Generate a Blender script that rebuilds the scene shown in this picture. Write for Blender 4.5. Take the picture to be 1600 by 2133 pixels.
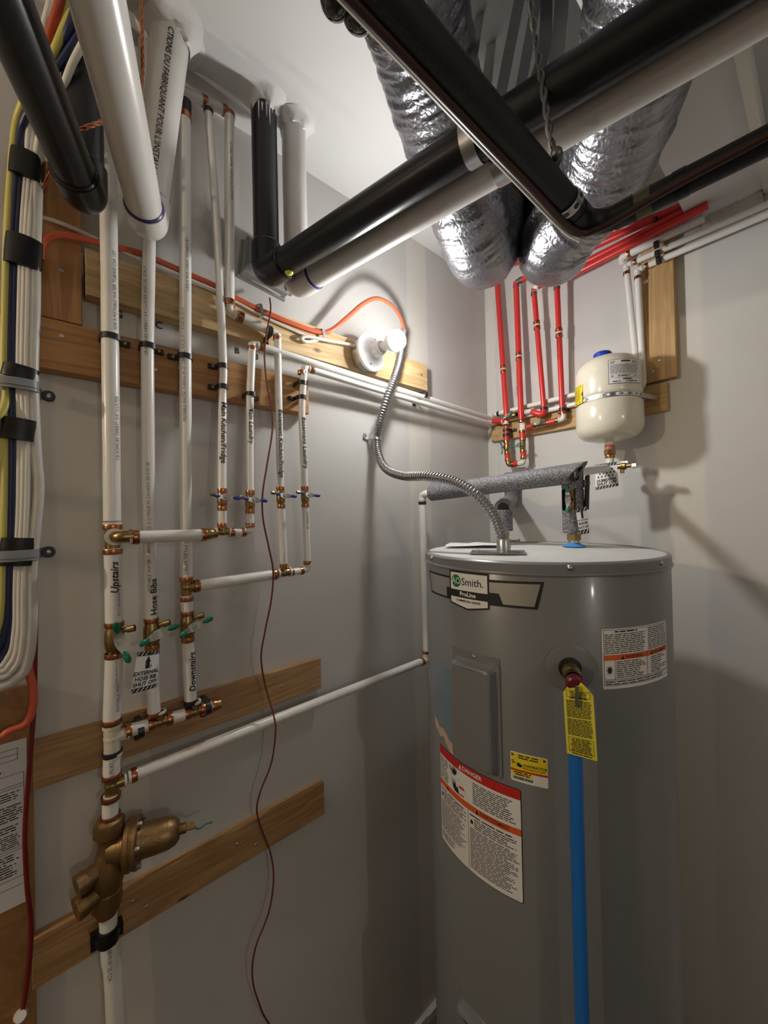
import bpy, bmesh, math, random
from mathutils import Vector, Matrix, noise

scene = bpy.context.scene
for ob_ in list(bpy.data.objects):
    bpy.data.objects.remove(ob_, do_unlink=True)
COL = scene.collection
random.seed(7)
V = Vector
PI = math.pi

# ------------------------------------------------------------------ camera
# the room: left wall is x = 0, back wall is y = 0, floor z = 0 (metres)
CAM = V((1.0, -1.4966, 1.81))
FPX = 815.2
_y, _p, _r = math.radians(48.879), math.radians(0.485), math.radians(-1.2575)
FW = V((-math.sin(_y) * math.cos(_p), math.cos(_y) * math.cos(_p), math.sin(_p)))
RT = V((math.cos(_y), math.sin(_y), 0))
UP = RT.cross(FW)
RT, UP = math.cos(_r) * RT + math.sin(_r) * UP, -math.sin(_r) * RT + math.cos(_r) * UP
cam_d = bpy.data.cameras.new('camera')
cam_d.sensor_fit = 'VERTICAL'
cam_d.sensor_height = 36.0
cam_d.lens = FPX / 2133.0 * 36.0
cam_d.clip_start = 0.02
cam = bpy.data.objects.new('camera', cam_d)
COL.objects.link(cam)
cam.matrix_world = Matrix(((RT.x, UP.x, -FW.x, CAM.x), (RT.y, UP.y, -FW.y, CAM.y),
                           (RT.z, UP.z, -FW.z, CAM.z), (0, 0, 0, 1)))
scene.camera = cam

# ------------------------------------------------------------------ world, exposure
wd = bpy.data.worlds.new('world')
scene.world = wd
wd.use_nodes = True
wd.node_tree.nodes['Background'].inputs[0].default_value = (0.05, 0.048, 0.045, 1)
wd.node_tree.nodes['Background'].inputs[1].default_value = 0.3
scene.view_settings.view_transform = 'Standard'
scene.view_settings.look = 'None'
scene.view_settings.gamma = 1.0
scene.view_settings.use_curve_mapping = False
scene.view_settings.exposure = 0.95
BULB_MAIN = 232.0      # glow of the bulb in the picture
BULB_WARM = 600.0      # bulb further along the left wall, behind the viewer
BULB_SIDE = 175.0      # bulb on the right side of the room

ZC = 2.83              # ceiling
RX, RY = 3.1, -3.7     # far corners of the room


# ------------------------------------------------------------------ measured points -> room
def ray(px, py):
    return FW + RT * ((px - 800) / FPX) - UP * ((py - 1066.5) / FPX)


def LW(px, py, o=0.0):          # on the plane x = o (parallel to the left wall)
    d = ray(px, py)
    return CAM + d * ((o - CAM.x) / d.x)


def BW(px, py, o=0.0):          # on the plane y = -o (parallel to the back wall)
    d = ray(px, py)
    return CAM + d * ((-o - CAM.y) / d.y)


def ZP(px, py, z):              # on a level plane
    d = ray(px, py)
    return CAM + d * ((z - CAM.z) / d.z)


def DP(px, py, dep):
    return CAM + ray(px, py) * dep


# ------------------------------------------------------------------ materials
MATS = {}


def mat(name, col, rough=0.5, metal=0.0, vary=0.0, vscale=8.0, bump=0.0, bscale=60.0, emit=None, spec=0.5,
        stretch=None, trans=0.0, coat=0.0):
    if name in MATS:
        return MATS[name]
    m = bpy.data.materials.new(name)
    m.use_nodes = True
    nt = m.node_tree
    b = nt.nodes['Principled BSDF']
    c4 = (*col, 1)
    b.inputs['Base Color'].default_value = c4
    b.inputs['Roughness'].default_value = rough
    b.inputs['Metallic'].default_value = metal
    b.inputs['Specular IOR Level'].default_value = spec
    if trans:
        b.inputs['Transmission Weight'].default_value = trans
    if coat:
        b.inputs['Coat Weight'].default_value = coat
        b.inputs['Coat Roughness'].default_value = 0.08
    tc = nt.nodes.new('ShaderNodeTexCoord')
    src = tc.outputs['Object']
    if stretch:
        mp = nt.nodes.new('ShaderNodeMapping')
        mp.inputs['Scale'].default_value = stretch
        nt.links.new(src, mp.inputs[0])
        src = mp.outputs[0]
    n1 = nt.nodes.new('ShaderNodeTexNoise')
    n1.inputs['Scale'].default_value = vscale
    n1.inputs['Detail'].default_value = 5
    nt.links.new(src, n1.inputs['Vector'])
    mx = nt.nodes.new('ShaderNodeMix')
    mx.data_type = 'RGBA'
    lo = tuple(max(0, x * (1 - vary)) for x in col)
    hi = tuple(min(1, x * (1 + vary)) for x in col)
    mx.inputs[6].default_value = (*lo, 1)
    mx.inputs[7].default_value = (*hi, 1)
    nt.links.new(n1.outputs['Fac'], mx.inputs[0])
    nt.links.new(mx.outputs[2], b.inputs['Base Color'])
    if bump:
        n2 = nt.nodes.new('ShaderNodeTexNoise')
        n2.inputs['Scale'].default_value = bscale
        n2.inputs['Detail'].default_value = 4
        nt.links.new(src, n2.inputs['Vector'])
        bp = nt.nodes.new('ShaderNodeBump')
        bp.inputs['Strength'].default_value = bump
        bp.inputs['Distance'].default_value = 0.002
        nt.links.new(n2.outputs['Fac'], bp.inputs['Height'])
        nt.links.new(bp.outputs[0], b.inputs['Normal'])
    if emit:
        b.inputs['Emission Color'].default_value = (*emit[0], 1)
        b.inputs['Emission Strength'].default_value = emit[1]
    MATS[name] = m
    return m


def wood(name, c1, c2, scale=1.0, seed=0.0):
    m = bpy.data.materials.new(name)
    m.use_nodes = True
    nt = m.node_tree
    b = nt.nodes['Principled BSDF']
    b.inputs['Roughness'].default_value = 0.62
    tc = nt.nodes.new('ShaderNodeTexCoord')
    mp = nt.nodes.new('ShaderNodeMapping')
    mp.inputs['Scale'].default_value = (1.6 * scale, 22 * scale, 22 * scale)
    mp.inputs['Location'].default_value = (seed, seed * 2, seed)
    nt.links.new(tc.outputs['Object'], mp.inputs[0])
    n0 = nt.nodes.new('ShaderNodeTexNoise')
    n0.inputs['Scale'].default_value = 1.4
    n0.inputs['Detail'].default_value = 3
    n0.inputs['Distortion'].default_value = 0.6
    nt.links.new(mp.outputs[0], n0.inputs['Vector'])
    w = nt.nodes.new('ShaderNodeMath')
    w.operation = 'MULTIPLY'
    w.inputs[1].default_value = 9.0
    nt.links.new(n0.outputs['Fac'], w.inputs[0])
    fr = nt.nodes.new('ShaderNodeMath')
    fr.operation = 'PINGPONG'
    fr.inputs[1].default_value = 1.0
    nt.links.new(w.outputs[0], fr.inputs[0])
    n1 = nt.nodes.new('ShaderNodeTexNoise')
    n1.inputs['Scale'].default_value = 6
    n1.inputs['Detail'].default_value = 6
    nt.links.new(mp.outputs[0], n1.inputs['Vector'])
    ad = nt.nodes.new('ShaderNodeMath')
    ad.operation = 'MULTIPLY_ADD'
    ad.inputs[1].default_value = 0.55
    nt.links.new(fr.outputs[0], ad.inputs[0])
    sc = nt.nodes.new('ShaderNodeMath')
    sc.operation = 'MULTIPLY'
    sc.inputs[1].default_value = 0.45
    nt.links.new(n1.outputs['Fac'], sc.inputs[0])
    nt.links.new(sc.outputs[0], ad.inputs[2])
    mx = nt.nodes.new('ShaderNodeMix')
    mx.data_type = 'RGBA'
    mx.inputs[6].default_value = (*c1, 1)
    mx.inputs[7].default_value = (*c2, 1)
    nt.links.new(ad.outputs[0], mx.inputs[0])
    # knots
    vo = nt.nodes.new('ShaderNodeTexVoronoi')
    vo.inputs['Scale'].default_value = 4.5
    mp2 = nt.nodes.new('ShaderNodeMapping')
    mp2.inputs['Scale'].default_value = (1.0, 1.8, 1.8)
    mp2.inputs['Location'].default_value = (seed * 3, seed, seed * 2)
    nt.links.new(tc.outputs['Object'], mp2.inputs[0])
    nt.links.new(mp2.outputs[0], vo.inputs['Vector'])
    cr = nt.nodes.new('ShaderNodeValToRGB')
    cr.color_ramp.elements[0].position = 0.03
    cr.color_ramp.elements[0].color = (1, 1, 1, 1)
    cr.color_ramp.elements[1].position = 0.085
    cr.color_ramp.elements[1].color = (0, 0, 0, 1)
    nt.links.new(vo.outputs['Distance'], cr.inputs[0])
    mk = nt.nodes.new('ShaderNodeMix')
    mk.data_type = 'RGBA'
    mk.inputs[7].default_value = (c1[0] * 0.35, c1[1] * 0.28, c1[2] * 0.25, 1)
    nt.links.new(cr.outputs[0], mk.inputs[0])
    nt.links.new(mx.outputs[2], mk.inputs[6])
    nt.links.new(mk.outputs[2], b.inputs['Base Color'])
    bp = nt.nodes.new('ShaderNodeBump')
    bp.inputs['Strength'].default_value = 0.25
    bp.inputs['Distance'].default_value = 0.001
    nt.links.new(ad.outputs[0], bp.inputs['Height'])
    nt.links.new(bp.outputs[0], b.inputs['Normal'])
    return m


def drywall(name, base, mud, axis, seams, rough=0.75):
    """painted drywall: mottled primer with paler feathered joint-compound bands at seams (positions along axis)"""
    m = bpy.data.materials.new(name)
    m.use_nodes = True
    nt = m.node_tree
    b = nt.nodes['Principled BSDF']
    b.inputs['Roughness'].default_value = rough
    b.inputs['Specular IOR Level'].default_value = 0.25
    tc = nt.nodes.new('ShaderNodeTexCoord')
    n1 = nt.nodes.new('ShaderNodeTexNoise')
    n1.inputs['Scale'].default_value = 3.0
    n1.inputs['Detail'].default_value = 8
    nt.links.new(tc.outputs['Object'], n1.inputs['Vector'])
    mx = nt.nodes.new('ShaderNodeMix')
    mx.data_type = 'RGBA'
    mx.inputs[6].default_value = (*[x * 0.93 for x in base], 1)
    mx.inputs[7].default_value = (*[min(1, x * 1.07) for x in base], 1)
    nt.links.new(n1.outputs['Fac'], mx.inputs[0])
    last = mx.outputs[2]
    sp = nt.nodes.new('ShaderNodeSeparateXYZ')
    nt.links.new(tc.outputs['Object'], sp.inputs[0])
    n3 = nt.nodes.new('ShaderNodeTexNoise')
    n3.inputs['Scale'].default_value = 5
    nt.links.new(tc.outputs['Object'], n3.inputs['Vector'])
    for pos, hw in seams:
        a = nt.nodes.new('ShaderNodeMath')
        a.operation = 'MULTIPLY_ADD'
        a.inputs[1].default_value = 0.03
        nt.links.new(n3.outputs['Fac'], a.inputs[0])
        nt.links.new(sp.outputs[axis], a.inputs[2])
        s = nt.nodes.new('ShaderNodeMath')
        s.operation = 'SUBTRACT'
        s.inputs[1].default_value = pos + 0.015
        nt.links.new(a.outputs[0], s.inputs[0])
        ab = nt.nodes.new('ShaderNodeMath')
        ab.operation = 'ABSOLUTE'
        nt.links.new(s.outputs[0], ab.inputs[0])
        mr = nt.nodes.new('ShaderNodeMapRange')
        mr.inputs['From Min'].default_value = hw
        mr.inputs['From Max'].default_value = hw * 0.8
        nt.links.new(ab.outputs[0], mr.inputs['Value'])
        mk = nt.nodes.new('ShaderNodeMix')
        mk.data_type = 'RGBA'
        mk.inputs[7].default_value = (*mud, 1)
        nt.links.new(mr.outputs[0], mk.inputs[0])
        nt.links.new(last, mk.inputs[6])
        last = mk.outputs[2]
    nt.links.new(last, b.inputs['Base Color'])
    n2 = nt.nodes.new('ShaderNodeTexNoise')
    n2.inputs['Scale'].default_value = 90
    n2.inputs['Detail'].default_value = 6
    nt.links.new(tc.outputs['Object'], n2.inputs['Vector'])
    bp = nt.nodes.new('ShaderNodeBump')
    bp.inputs['Strength'].default_value = 0.12
    bp.inputs['Distance'].default_value = 0.002
    nt.links.new(n2.outputs['Fac'], bp.inputs['Height'])
    nt.links.new(bp.outputs[0], b.inputs['Normal'])
    return m


def foil_mat():
    m = bpy.data.materials.new('foil')
    m.use_nodes = True
    nt = m.node_tree
    b = nt.nodes['Principled BSDF']
    b.inputs['Base Color'].default_value = (0.27, 0.27, 0.295, 1)
    b.inputs['Metallic'].default_value = 0.92
    b.inputs['Roughness'].default_value = 0.27
    tc = nt.nodes.new('ShaderNodeTexCoord')
    n = nt.nodes.new('ShaderNodeTexNoise')
    n.inputs['Scale'].default_value = 75
    n.inputs['Detail'].default_value = 5
    n.inputs['Roughness'].default_value = 0.65
    nt.links.new(tc.outputs['Object'], n.inputs['Vector'])
    vo = nt.nodes.new('ShaderNodeTexVoronoi')
    vo.feature = 'DISTANCE_TO_EDGE'
    vo.inputs['Scale'].default_value = 85
    nt.links.new(tc.outputs['Object'], vo.inputs['Vector'])
    ad = nt.nodes.new('ShaderNodeMath')
    ad.operation = 'ADD'
    nt.links.new(n.outputs['Fac'], ad.inputs[0])
    nt.links.new(vo.outputs['Distance'], ad.inputs[1])
    bp = nt.nodes.new('ShaderNodeBump')
    bp.inputs['Strength'].default_value = 0.75
    bp.inputs['Distance'].default_value = 0.0022
    nt.links.new(ad.outputs[0], bp.inputs['Height'])
    nt.links.new(bp.outputs[0], b.inputs['Normal'])
    return m


def foam_mat():
    m = bpy.data.materials.new('grey_foam')
    m.use_nodes = True
    nt = m.node_tree
    b = nt.nodes['Principled BSDF']
    b.inputs['Roughness'].default_value = 0.6
    tc = nt.nodes.new('ShaderNodeTexCoord')
    n = nt.nodes.new('ShaderNodeTexNoise')
    n.inputs['Scale'].default_value = 330
    n.inputs['Detail'].default_value = 3
    nt.links.new(tc.outputs['Object'], n.inputs['Vector'])
    cr = nt.nodes.new('ShaderNodeValToRGB')
    cr.color_ramp.elements[0].position = 0.38
    cr.color_ramp.elements[0].color = (0.05, 0.05, 0.055, 1)
    cr.color_ramp.elements[1].position = 0.66
    cr.color_ramp.elements[1].color = (0.3, 0.3, 0.32, 1)
    nt.links.new(n.outputs['Fac'], cr.inputs[0])
    nt.links.new(cr.outputs[0], b.inputs['Base Color'])
    bp = nt.nodes.new('ShaderNodeBump')
    bp.inputs['Strength'].default_value = 0.5
    bp.inputs['Distance'].default_value = 0.002
    nt.links.new(n.outputs['Fac'], bp.inputs['Height'])
    nt.links.new(bp.outputs[0], b.inputs['Normal'])
    return m


M_WALL_L = drywall('paint_left', (0.60, 0.590, 0.568), (0.70, 0.675, 0.625), 1, [(-1.43, 0.05), (-1.35, 0.03), (-0.44, 0.06)])
M_WALL_B = drywall('paint_back', (0.64, 0.630, 0.610), (0.72, 0.695, 0.645), 0, [(0.69, 0.07), (0.02, 0.03)])
M_WALL_O = drywall('paint_other', (0.52, 0.48, 0.42), (0.58, 0.54, 0.48), 1, [(-1.2, 0.08)])
M_CEIL = drywall('paint_ceiling', (0.62, 0.62, 0.615), (0.66, 0.66, 0.655), 0, [(0.5, 0.1)])
M_SOFF = drywall('paint_soffit', (0.70, 0.70, 0.70), (0.75, 0.75, 0.75), 1, [(-0.9, 0.06)])
M_FLOOR = mat('concrete', (0.12, 0.10, 0.085), 0.85, vary=0.25, vscale=5, bump=0.4, bscale=70)
M_PEX = mat('white_pipe', (0.80, 0.79, 0.76), 0.28, vary=0.03, vscale=4)
M_PVC = mat('white_vent_pipe', (0.74, 0.72, 0.68), 0.3, vary=0.05, vscale=5)
M_GREYPVC = mat('grey_vent_pipe', (0.62, 0.60, 0.575), 0.3, vary=0.05, vscale=5)
M_ABS = mat('black_vent_pipe', (0.009, 0.0095, 0.012), 0.30, vary=0.35, vscale=14, bump=0.08, bscale=90, spec=0.4)
M_RED = mat('red_pipe', (0.66, 0.035, 0.03), 0.3, vary=0.08)
M_BLUE = mat('blue_pipe', (0.012, 0.16, 0.55), 0.35, vary=0.05)
M_COP = mat('copper', (0.50, 0.20, 0.10), 0.28, 1.0, vary=0.2, vscale=60)
M_BRASS = mat('brass', (0.36, 0.25, 0.11), 0.33, 1.0, vary=0.25, vscale=40)
M_BRONZE = mat('cast_bronze', (0.30, 0.19, 0.085), 0.42, 0.9, vary=0.3, vscale=30, bump=0.35, bscale=180)
M_CHROME = mat('chrome', (0.72, 0.74, 0.74), 0.2, 1.0)
M_STEEL = mat('galvanised', (0.52, 0.53, 0.54), 0.34, 1.0, vary=0.2, vscale=50)
M_DSTEEL = mat('dark_steel', (0.16, 0.165, 0.17), 0.45, 0.8, vary=0.2, vscale=50)
M_POLY = mat('white_fitting', (0.74, 0.72, 0.66), 0.4, vary=0.05)
M_CREAMFIT = mat('cream_fitting', (0.68, 0.63, 0.52), 0.42, vary=0.08)
M_BLACK = mat('black_plastic', (0.016, 0.016, 0.018), 0.38)
M_TAPE = mat('black_tape', (0.010, 0.010, 0.011), 0.38, bump=0.2, bscale=60, spec=0.35)
M_GREEN = mat('green_grip', (0.0, 0.17, 0.08), 0.35)
M_DKBLUE = mat('blue_grip', (0.015, 0.03, 0.26), 0.35)
M_INK = mat('black_ink', (0.012, 0.012, 0.013), 0.6)
M_GREYINK = mat('grey_ink', (0.10, 0.10, 0.10), 0.6)
M_WHITE = mat('white_label', (0.80, 0.80, 0.79), 0.45)
M_PAPER = mat('paper', (0.72, 0.72, 0.74), 0.7)
M_YEL = mat('yellow_label', (0.85, 0.66, 0.02), 0.45)
M_TAGY = mat('yellow_tag', (0.80, 0.70, 0.06), 0.5)
M_ORANGE = mat('orange_print', (0.72, 0.12, 0.02), 0.45)
M_REDP = mat('red_print', (0.55, 0.02, 0.02), 0.45)
M_GREENP = mat('green_print', (0.01, 0.16, 0.07), 0.45)
M_SILVER = mat('silver_foil_print', (0.62, 0.62, 0.60), 0.26, 0.9)
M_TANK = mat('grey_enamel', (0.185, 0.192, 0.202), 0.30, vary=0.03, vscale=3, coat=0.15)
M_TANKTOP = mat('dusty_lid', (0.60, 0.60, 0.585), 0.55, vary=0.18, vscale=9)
M_CREAM = mat('cream_enamel', (0.72, 0.68, 0.56), 0.22, coat=0.3)
M_FOAM = foam_mat()
M_FOAMB = mat('black_foam', (0.008, 0.008, 0.010), 0.55, bump=0.3, bscale=200)
M_FOIL = foil_mat()
M_CABW = mat('white_cable', (0.70, 0.67, 0.61), 0.42, vary=0.08)
M_CABG = mat('grey_cable', (0.58, 0.56, 0.52), 0.35, vary=0.15, vscale=30, bump=0.4, bscale=45)
M_CABY = mat('yellow_cable', (0.56, 0.50, 0.13), 0.42, vary=0.1)
M_CABN = mat('navy_cable', (0.015, 0.022, 0.075), 0.4)
M_CABR = mat('dark_red_cable', (0.17, 0.009, 0.012), 0.4)
M_CABO = mat('orange_cable', (0.66, 0.12, 0.055), 0.4, vary=0.1, vscale=30)
M_BROWN = mat('brown_wire', (0.15, 0.03, 0.015), 0.4)
M_BROWNT = mat('brown_tube', (0.05, 0.018, 0.013), 0.45)
M_GREYBOX = mat('grey_box', (0.30, 0.30, 0.29), 0.42)
M_CLAMP = mat('grey_clamp', (0.26, 0.27, 0.29), 0.4)
M_PORC = mat('white_porcelain', (0.80, 0.80, 0.81), 0.2, coat=0.4)
M_PURPLE = mat('purple_primer', (0.05, 0.035, 0.20), 0.4)
M_MUD = mat('joint_compound', (0.70, 0.69, 0.67), 0.85, vary=0.08, vscale=20, bump=0.9, bscale=55)
M_BLUECAP = mat('blue_cap', (0.01, 0.05, 0.45), 0.3)
M_BLUETAPE = mat('blue_sealant', (0.05, 0.28, 0.72), 0.5)
M_BLUESHEEN = mat('sticker_blue_sheen', (0.17, 0.24, 0.30), 0.35, vary=0.4, vscale=7)  # glossy sticker: the blue is mostly a reflection put into the base colour
M_GLASS = mat('dark_glass', (0.05, 0.05, 0.05), 0.05, 0.6, coat=0.6)
M_TEAL = mat('verdigris', (0.12, 0.28, 0.22), 0.6)
M_PANEL = wood('plywood', (0.26, 0.13, 0.045), (0.40, 0.21, 0.075), 0.7, 4.0)
WOODS = [wood('pine_%d' % i, a, b_, 1.0, 1.7 * i) for i, (a, b_) in enumerate([
    ((0.29, 0.15, 0.058), (0.55, 0.34, 0.15)), ((0.29, 0.16, 0.07), (0.54, 0.34, 0.17)),
    ((0.30, 0.13, 0.045), (0.56, 0.31, 0.12)), ((0.50, 0.31, 0.12), (0.80, 0.62, 0.36)),
    ((0.40, 0.23, 0.085), (0.62, 0.41, 0.19))])]

# ------------------------------------------------------------------ mesh builder
ORG = {}


class MB:
    def __init__(self):
        self.v, self.f = [], []

    def add(self, vs, fs):
        o = len(self.v)
        self.v += [V(x) for x in vs]
        self.f += [tuple(i + o for i in q) for q in fs]
        return self

    def tube(self, pts, r, n=12, cap=True, flat=1.0, up=None):
        pts = [V(p) for p in pts]
        N = len(pts)
        rs = r if isinstance(r, (list, tuple)) else [r] * N
        tg = []
        for i in range(N):
            a, b = pts[max(0, i - 1)], pts[min(N - 1, i + 1)]
            d = b - a
            tg.append(d.normalized() if d.length > 1e-9 else V((0, 0, 1)))
        ref = V(up) if up is not None else (V((0, 0, 1)) if abs(tg[0].z) < 0.9 else V((1, 0, 0)))
        u = (ref - tg[0] * ref.dot(tg[0])).normalized()
        vs = []
        for i in range(N):
            u = (u - tg[i] * u.dot(tg[i])).normalized()
            w = tg[i].cross(u)
            for k in range(n):
                a = 2 * PI * k / n
                vs.append(pts[i] + (u * math.cos(a) + w * math.sin(a) * flat) * rs[i])
        fs = []
        for i in range(N - 1):
            for k in range(n):
                a, b = i * n + k, i * n + (k + 1) % n
                fs.append((a, b, b + n, a + n))
        if cap:
            fs.append(tuple(range(n - 1, -1, -1)))
            fs.append(tuple((N - 1) * n + k for k in range(n)))
        return self.add(vs, fs)

    def cyl(self, a, b, r0, r1=None, n=16):
        return self.tube([a, b], [r0, r0 if r1 is None else r1], n)

    def lathe(self, prof, o, ax, n=24, a0=0.0, a1=None, ref=None):
        o, ax = V(o), V(ax).normalized()
        rf = V(ref) if ref is not None else (V((0, 0, 1)) if abs(ax.z) < 0.9 else V((1, 0, 0)))
        u = (rf - ax * rf.dot(ax)).normalized()
        w = ax.cross(u)
        full = a1 is None
        m = n if full else n + 1
        vs = []
        for r, h in prof:
            for k in range(m):
                a = a0 + (2 * PI if full else (a1 - a0)) * k / n
                vs.append(o + ax * h + (u * math.cos(a) + w * math.sin(a)) * max(r, 1e-5))
        fs = []
        for i in range(len(prof) - 1):
            for k in range(n):
                a, b = i * m + k, i * m + (k + 1) % m
                fs.append((a, b, b + m, a + m))
        return self.add(vs, fs)

    def box(self, c, ax, ay, az, sx, sy, sz):
        c = V(c)
        ax, ay, az = V(ax).normalized() * sx / 2, V(ay).normalized() * sy / 2, V(az).normalized() * sz / 2
        vs = [c + i * ax + j * ay + k * az for k in (-1, 1) for j in (-1, 1) for i in (-1, 1)]
        return self.add(vs, [(0, 2, 3, 1), (4, 5, 7, 6), (0, 1, 5, 4), (2, 6, 7, 3), (0, 4, 6, 2), (1, 3, 7, 5)])

    def mm(self, a, b):
        a, b = V(a), V(b)
        return self.box((a + b) / 2, (1, 0, 0), (0, 1, 0), (0, 0, 1), b.x - a.x, b.y - a.y, b.z - a.z)

    def prism(self, pts, ex):
        pts = [V(p) for p in pts]
        ex = V(ex)
        n = len(pts)
        vs = pts + [p + ex for p in pts]
        fs = [tuple(range(n - 1, -1, -1)), tuple(range(n, 2 * n))]
        for i in range(n):
            fs.append((i, (i + 1) % n, (i + 1) % n + n, i + n))
        return self.add(vs, fs)

    def ball(self, c, r, n=14, m=8, sc=(1, 1, 1)):
        c = V(c)
        vs, fs = [], []
        for i in range(m + 1):
            t = PI * i / m
            for k in range(n):
                a = 2 * PI * k / n
                vs.append(c + V((math.sin(t) * math.cos(a) * sc[0], math.sin(t) * math.sin(a) * sc[1], math.cos(t) * sc[2])) * r)
        for i in range(m):
            for k in range(n):
                a, b = i * n + k, i * n + (k + 1) % n
                fs.append((a, a + n, b + n, b))
        return self.add(vs, fs)

    def ribbon(self, pts, wv, th):
        """flat strip: width vector wv (or list), thickness th"""
        pts = [V(p) for p in pts]
        N = len(pts)
        vs = []
        for i, p in enumerate(pts):
            t = (pts[min(N - 1, i + 1)] - pts[max(0, i - 1)]).normalized()
            w = V(wv[i]) if isinstance(wv, list) else V(wv)
            nn = t.cross(w).normalized() * th / 2
            vs += [p - w / 2 - nn, p + w / 2 - nn, p + w / 2 + nn, p - w / 2 + nn]
        fs = [(3, 2, 1, 0), tuple(4 * (N - 1) + k for k in range(4))]
        for i in range(N - 1):
            for k in range(4):
                a, b = 4 * i + k, 4 * i + (k + 1) % 4
                fs.append((a, b, b + 4, a + 4))
        return self.add(vs, fs)

    def build(self, name, m, parent=None, smooth=True, ang=38, loc=None, bevel=0.0):
        if parent is not None:
            o = ORG[parent.name]
        elif loc is not None:
            o = V(loc)
        else:
            lo = V((min(p.x for p in self.v), min(p.y for p in self.v), min(p.z for p in self.v)))
            hi = V((max(p.x for p in self.v), max(p.y for p in self.v), max(p.z for p in self.v)))
            o = V(((lo.x + hi.x) / 2, (lo.y + hi.y) / 2, lo.z))
        me = bpy.data.meshes.new(name)
        me.from_pydata([tuple(p - o) for p in self.v], [], self.f)
        me.validate()
        bm = bmesh.new()
        bm.from_mesh(me)
        bmesh.ops.recalc_face_normals(bm, faces=bm.faces)
        if bevel:
            bmesh.ops.bevel(bm, geom=[e for e in bm.edges if e.is_manifold and e.calc_face_angle(0) > 0.6], offset=bevel,
                            segments=2, affect='EDGES', profile=0.5)
        bm.to_mesh(me)
        bm.free()
        me.materials.append(m)
        if smooth:
            me.shade_smooth()
            me.set_sharp_from_angle(angle=math.radians(ang))
        ob = bpy.data.objects.new(name, me)
        COL.objects.link(ob)
        if parent is not None:
            ob.parent = parent
        else:
            ob.location = o
        ORG[ob.name] = o
        return ob


def thing(name, label, cat, loc, group=None):
    o = bpy.data.objects.new(name, None)
    COL.objects.link(o)
    o.empty_display_size = 0.05
    o.location = V(loc)
    o['label'] = label
    o['category'] = cat
    if group:
        o['group'] = group
    ORG[o.name] = V(loc)
    return o


def tag(o, label, cat, group=None):
    o['label'] = label
    o['category'] = cat
    if group:
        o['group'] = group
    return o


def struct(o):
    o['kind'] = 'structure'
    return o


# ------------------------------------------------------------------ paths
def rounded(pts, rad, n=6):
    pts = [V(p) for p in pts]
    out = [pts[0]]
    for i in range(1, len(pts) - 1):
        a, b, c = pts[i - 1], pts[i], pts[i + 1]
        d1, d2 = (a - b), (c - b)
        k = min(rad, d1.length * 0.49, d2.length * 0.49)
        p, q = b + d1.normalized() * k, b + d2.normalized() * k
        for j in range(n + 1):
            t = j / n
            out.append(p.lerp(b, t).lerp(b.lerp(q, t), t))
    out.append(pts[-1])
    return out


def spline(pts, n=8):
    pts = [V(p) for p in pts]
    P = [pts[0] * 2 - pts[1]] + pts + [pts[-1] * 2 - pts[-2]]
    out = []
    for i in range(1, len(P) - 2):
        p0, p1, p2, p3 = P[i - 1], P[i], P[i + 1], P[i + 2]
        for j in range(n):
            t = j / n
            out.append(0.5 * (2 * p1 + (p2 - p0) * t + (2 * p0 - 5 * p1 + 4 * p2 - p3) * t * t + (3 * p1 - p0 - 3 * p2 + p3) * t ** 3))
    out.append(pts[-1])
    return out


# ------------------------------------------------------------------ print: text and marks
_TX = {}


def text_data(s, size, bold=0.0, align='LEFT', shear=0.0):
    key = (s, round(size, 5), bold, align, shear)
    if key in _TX:
        return _TX[key]
    cu = bpy.data.curves.new('t', 'FONT')
    cu.body = s
    cu.size = size
    cu.resolution_u = 2
    cu.align_x = align
    cu.align_y = 'CENTER'
    cu.offset = bold * size
    cu.shear = shear
    ob = bpy.data.objects.new('t', cu)
    me = bpy.data.meshes.new_from_object(ob)
    vs = [(q.co.x, q.co.y) for q in me.vertices]
    fs = [tuple(q.vertices) for q in me.polygons]
    bpy.data.objects.remove(ob)
    bpy.data.curves.remove(cu)
    bpy.data.meshes.remove(me)
    _TX[key] = (vs, fs)
    return vs, fs


def put_text(mb, fn, s, size, u=0.0, v=0.0, h=0.0, bold=0.0, align='LEFT', shear=0.0, sx=1.0, vstep=None):
    vs, fs = text_data(s, size, bold, align, shear)
    if vstep:
        bm = bmesh.new()
        bv = [bm.verts.new((x, y, 0)) for x, y in vs]
        for f in fs:
            try:
                bm.faces.new([bv[i] for i in f])
            except ValueError:
                pass
        k = math.floor(min(y for _, y in vs) / vstep) + 1
        while k * vstep < max(y for _, y in vs):
            bmesh.ops.bisect_plane(bm, geom=bm.verts[:] + bm.edges[:] + bm.faces[:], plane_co=(0, k * vstep, 0), plane_no=(0, 1, 0), dist=1e-7)
            k += 1
        bm.verts.index_update()
        vs = [(q.co.x, q.co.y) for q in bm.verts]
        fs = [tuple(w.index for w in q.verts) for q in bm.faces]
        bm.free()
    mb.add([fn(u + x * sx, v + y, h) for x, y in vs], fs)


def put_rect(mb, fn, u0, u1, v0, v1, h=0.0, n=1):
    vs, fs = [], []
    for i in range(n + 1):
        u = u0 + (u1 - u0) * i / n
        vs += [fn(u, v0, h), fn(u, v1, h)]
    for i in range(n):
        fs.append((2 * i, 2 * i + 2, 2 * i + 3, 2 * i + 1))
    mb.add(vs, fs)


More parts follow.
